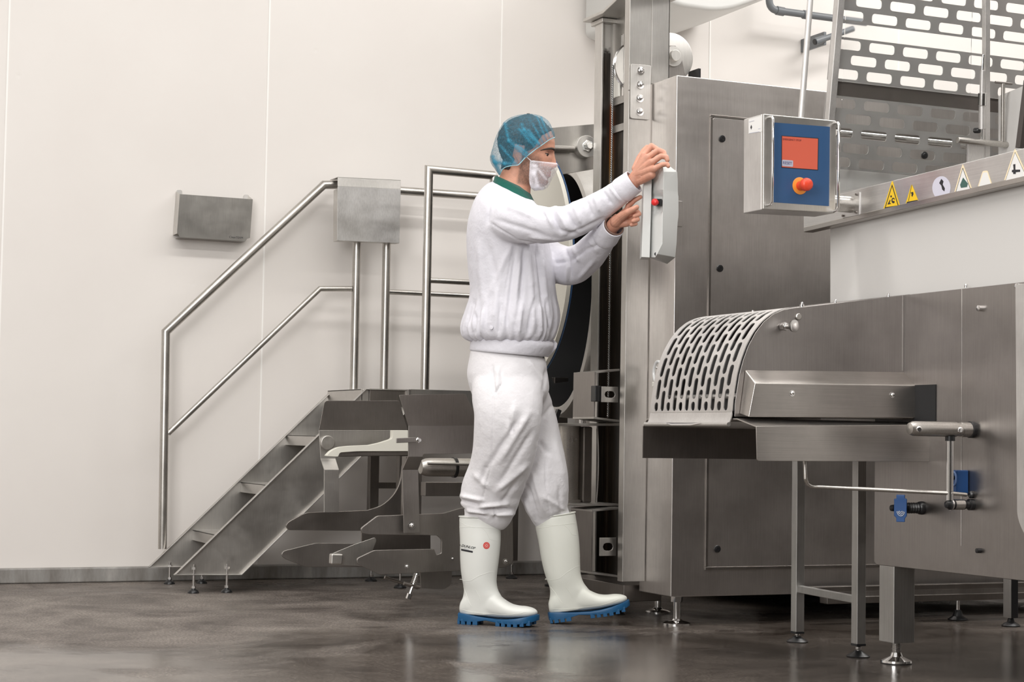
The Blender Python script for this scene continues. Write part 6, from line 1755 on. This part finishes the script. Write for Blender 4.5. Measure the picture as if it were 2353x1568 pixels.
tr = fuse(tb, .0055, 9, .5)
def tx(px, py, co, nr):
    h = .0018*nz3(co, (8, 8, 5), 3)+.0009*nz3(co, (20, 20, 14), 9)
    g = sstep(1110, 1150, py)*sstep(1205, 1185, py)
    h += g*.0035*nz3(co, (14, 14, 34), 4)
    return h
TS = [((1131, 838), (1132, 860), 2, -2.5), ((1130, 850), (1137, 905), 2.4, -4), ((1137, 905), (1156, 880), 2.4, -4), ((1156, 880), (1150, 850), 3, -2), ((1144, 850), (1143, 900), 6, 4), ((1134, 910), (1131, 1060), 2, -2.2), ((1131, 1060), (1105, 1160), 2, -2),
    ((1215, 830), (1250, 880), 6, 3), ((1255, 850), (1248, 905), 4, -5), ((1172, 960), (1178, 1000), 5, -4), ((1183, 930), (1165, 1010), 9, 4), ((1215, 950), (1150, 1060), 9, 5), ((1195, 960), (1120, 1075), 7, -4), ((1225, 990), (1150, 1110), 8, -4), ((1210, 1070), (1140, 1130), 8, 5), ((1118, 1070), (1105, 1110), 6, -4), ((1090, 1090), (1120, 1120), 8, 4),
    ((1058, 1150), (1100, 1162), 4, -7), ((1060, 1140), (1110, 1150), 5, 6), ((1100, 1165), (1165, 1158), 5, 6), ((1110, 1173), (1175, 1170), 4, -7), ((1130, 1182), (1180, 1180), 5, 6), ((1070, 1172), (1120, 1180), 4, 5), ((1137, 1170), (1138, 1192), 2.5, -6), ((1080, 1180), (1120, 1188), 3, -5), ((1185, 1110), (1150, 1165), 7, -4),
    ((1252, 1030), (1256, 1130), 2.2, -3), ((1256, 1130), (1265, 1190), 2.2, -2), ((1240, 1015), (1262, 1045), 6, -4), ((1275, 1020), (1298, 1100), 8, 3), ((1210, 1110), (1235, 1190), 5, -5), ((1225, 1090), (1250, 1180), 6, 5), ((1285, 1120), (1290, 1185), 6, -3), ((1205, 1150), (1230, 1200), 4, 4), ((1248, 960), (1270, 930), 6, -4), ((1245, 1140), (1300, 1175), 6, 3)]
fold(tr, TS, tx)
trousers = tr.build('trousers', MAT['cotton_trousers'], man, recalc=False, ang=180)
q = [B(a, b_, -.045) for a, b_ in ((1218, 810), (1250, 816), (1249, 829), (1240, 829), (1216, 817))]
MB().prism(q, FLAT*.05).build('belt', MAT['buckle'], man, bevel=.003)

# ------------------------------------------------ boots
def boot_mesh():
    mb = MB()
    rows = []
    for z, x0, x1, w_ in ((.385, -.004, .148, .064), (.34, -.003, .149, .065), (.295, 0, .149, .065), (.24, .001, .145, .062), (.19, .005, .139, .058), (.155, .011, .137, .054), (.125, .017, .144, .048), (.10, .014, .158, .044), (.07, .006, .160, .040), (.035, .004, .16, .036)):
        cx, ax = (x0+x1)/2, (x1-x0)/2
        rows.append([Vector((cx+ax*math.cos(2*math.pi*k/40), w_*math.sin(2*math.pi*k/40), z)) for k in range(40)])
    R = mb.grid(dense(rows, 3), True); mb.bm.faces.new(R[0][::-1]); mb.bm.faces.new(R[-1])
    rows = []
    for x, z0, z1, w_ in ((.004, .040, .070, .016), (.012, .034, .088, .026), (.04, .030, .12, .036), (.09, .029, .135, .038), (.13, .028, .122, .040), (.16, .028, .098, .043), (.19, .028, .080, .047), (.22, .030, .073, .049), (.245, .032, .072, .047), (.268, .035, .068, .040), (.283, .040, .062, .028), (.291, .045, .056, .013)):
        cz, az = (z0+z1)/2, (z1-z0)/2
        rows.append([Vector((x, w_*math.copysign(abs(math.cos(2*math.pi*k/32))**.8, math.cos(2*math.pi*k/32)), cz+az*math.copysign(abs(math.sin(2*math.pi*k/32))**.8, math.sin(2*math.pi*k/32)))) for k in range(32)])
    R = mb.grid(dense(rows, 3), True); mb.bm.faces.new(R[0][::-1]); mb.bm.faces.new(R[-1])
    return fuse(mb, .0042, 6, .5)
plan = [(-.002, .0), (.004, .026), (.03, .037), (.07, .035), (.11, .034), (.15, .040), (.19, .049), (.23, .052), (.262, .046), (.285, .032), (.297, .012)]
plan = plan+[(x, -y) for x, y in plan[::-1]]
def ztop_sole(x): return lerp_tab([(-.01, .040), (.03, .038), (.10, .028), (.15, .024), (.20, .026), (.25, .034), (.28, .042), (.30, .046)], x)
def zbot_sole(x): return lerp_tab([(-.01, .012), (.085, .011), (.10, .018), (.14, .018), (.155, .010), (.24, .010), (.28, .018), (.30, .026)], x)
def make_boot(origin, yaw, pitch, m, roll=0, name='rubber_boot'):
    Rm = Matrix.Rotation(yaw, 3, 'Z') @ Matrix.Rotation(pitch, 3, 'Y')
    base = Vector(origin)
    def W(p): return base+Rm @ Vector(p)
    bo = boot_mesh()
    for v in bo.bm.verts: v.co = W(v.co)
    bvh = BVHTree.FromBMesh(bo.bm)
    root = bo.build(name, m, man, recalc=False, ang=180)
    # sole with lugs
    mb = MB(); n = len(plan)
    top = [mb.bm.verts.new(W((x, y*1.02, ztop_sole(x)))) for x, y in plan]; mid = [mb.bm.verts.new(W((x+.001*(1 if x > .1 else -1), y*1.06, ztop_sole(x)-.006))) for x, y in plan]
    bot = [mb.bm.verts.new(W((x, y*1.03, zbot_sole(x)))) for x, y in plan]
    for i in range(n):
        j = (i+1) % n
        mb.bm.faces.new([top[i], top[j], mid[j], mid[i]]); mb.bm.faces.new([mid[i], mid[j], bot[j], bot[i]])
    h = n//2
    for i in range(h-1):
        mb.bm.faces.new([bot[i], bot[i+1], bot[n-2-i], bot[n-1-i]]); mb.bm.faces.new([top[i], top[n-1-i], top[n-2-i], top[i+1]])
    def wid(x):
        return lerp_tab([(a, b_) for a, b_ in plan[:h]], x)
    def lug(x0, x1, zb_=.0):
        for sgn in (-1, 1):
            w0 = wid((x0+x1)/2); y0, y1 = sgn*w0*.25, sgn*w0*1.04
            zt = zbot_sole((x0+x1)/2)+.004; rise = lerp_tab([(0, 0), (.22, 0), (.26, .004), (.30, .014)], (x0+x1)/2)
            mb.prism([W((x0, y0, zb_+rise)), W((x1, y0, zb_+rise)), W((x1, y1, zb_+rise)), W((x0, y1, zb_+rise))], Rm @ Vector((0, 0, zt-zb_-rise+.004)))
    for x0, x1 in ((.002, .012), (.018, .034), (.040, .056), (.062, .080), (.150, .166), (.173, .188), (.196, .211), (.219, .234), (.242, .257), (.264, .278)): lug(x0, x1)
    mb.build('sole', MAT['sole_blue'], root, ang=30, bevel=.001)
    def snap(p, out=.0):
        q = W(p); c_ = W((p[0], 0, p[2])); d = (c_-q).normalized()
        hit = bvh.ray_cast(q+(q-c_).normalized()*.1, d)
        return hit[0]+hit[1]*out if hit[0] else q
    for side in (-1, 1):
        for path in ([(k*.148/10-.0, .347+.004*math.sin(k/10*3.14)) for k in range(11)], [(.0, .372), (.04, .356), (.07, .352), (.10, .350), (.115, .335), (.125, .31), (.150, .30)], [(.006, .160), (.03, .156), (.06, .160), (.09, .178), (.12, .19), (.14, .192)], [(.018, .135), (.035, .110), (.045, .085), (.06, .062)], [(.075, .128), (.09, .10), (.095, .075)],
                     [(.01, .054), (.05, .047), (.10, .043), (.16, .042), (.20, .043), (.24, .050), (.27, .058)]):
            pts = []
            for (a0, b0), (a1, b1) in zip(path[:-1], path[1:]):
                for k in range(4): pts.append(snap((a0+(a1-a0)*k/4, side*.02, b0+(b1-b0)*k/4), -.0004))
            MB().tube(pts, .0011, 6).build('moulded_rib', m, root)
    # rim at the top opening
    rim = [W((.072+.077*math.cos(2*math.pi*k/40), .0655*math.sin(2*math.pi*k/40), .386)) for k in range(41)]
    MB().tube(rim, .0022, 8).build('boot_rim', m, root)
    return root, bvh, W
hY = math.atan2(RIGHT.y, RIGHT.x)
b1o = P(1057, 1436, Z=0); b1o = Vector((b1o.x, b1o.y, .0))+FLAT*.045-RIGHT*.004
b1, bv1, W1 = make_boot((b1o.x, b1o.y, .0), hY-math.radians(17), 0, MAT['boot_white'])
b2o = P(1263, 1436, Z=0)+FLAT*.045
b2, bv2, W2 = make_boot((b2o.x+.002, b2o.y, .001), hY-math.radians(2), -math.radians(9.0), MAT['boot_cream'])
# lettering and marks on the near boot, laid on its surface
def on_boot(p, lift=.0006):
    d = (Vector(p)-EYE).normalized(); hit = bv1.ray_cast(EYE, d)
    return hit[0]+hit[1]*lift if hit[0] else Vector(p)
Dn = 6.45
def on1(px, py, lift=.0006): return on_boot(P(px, py, D=Dn), lift)
tA, tB_ = P(1061, 1254.2, D=Dn), P(1090, 1260.4, D=Dn)
text('DUNLOP', 'boot_lettering', (tA+tB_)/2, tB_-tA, UPZ, .0118, MAT['ink'], b1, ext=0, shear=.35, bold=.00025, flatten=lambda q: on_boot(q))
def patch(px_pts, m_, name, lift=.0006, nsub=8):
    mb = MB()
    (x0, y0), (x1, y1), (x2, y2), (x3, y3) = px_pts
    mb.grid([[on1((x0*(1-u)+x1*u)*(1-v)+(x3*(1-u)+x2*u)*v, (y0*(1-u)+y1*u)*(1-v)+(y3*(1-u)+y2*u)*v, lift) for u in [i/nsub for i in range(nsub+1)]] for v in (0, .5, 1)])
    return mb.build(name, m_, b1)
patch([(1059.5, 1261.5), (1086.5, 1267), (1086, 1271), (1060, 1266)], MAT['ink'], 'boot_label_bar')
patch([(1056, 1252), (1058, 1252.4), (1058, 1254), (1056, 1253.6)], MAT['ink'], 'boot_mark')
patch([(1066, 1260.6), (1078, 1263.0), (1078, 1263.8), (1066, 1261.4)], MAT['key_grey'], 'boot_small_print')
def disc(px, py, r0, r1, m_, name, lift, asp=1.05, n=24):
    mb = MB(); mb.grid([[on1(px+r*math.cos(2*math.pi*k/n), py+r*asp*math.sin(2*math.pi*k/n), lift) for k in range(n)] for r in (r0, r1)], True)
    return mb.build(name, m_, b1)
disc(1117.5, 1254.3, .05, 7.6, MAT['logo_red'], 'round_badge', .0007)
disc(1117.5, 1254.3, 4.9, 5.6, plain('badge_pink', (.85, .45, .42), .4), 'badge_ring', .0012)
disc(1117.5, 1254.3, 1.4, 3.2, MAT['badge_pink'], 'badge_ring', .0012)
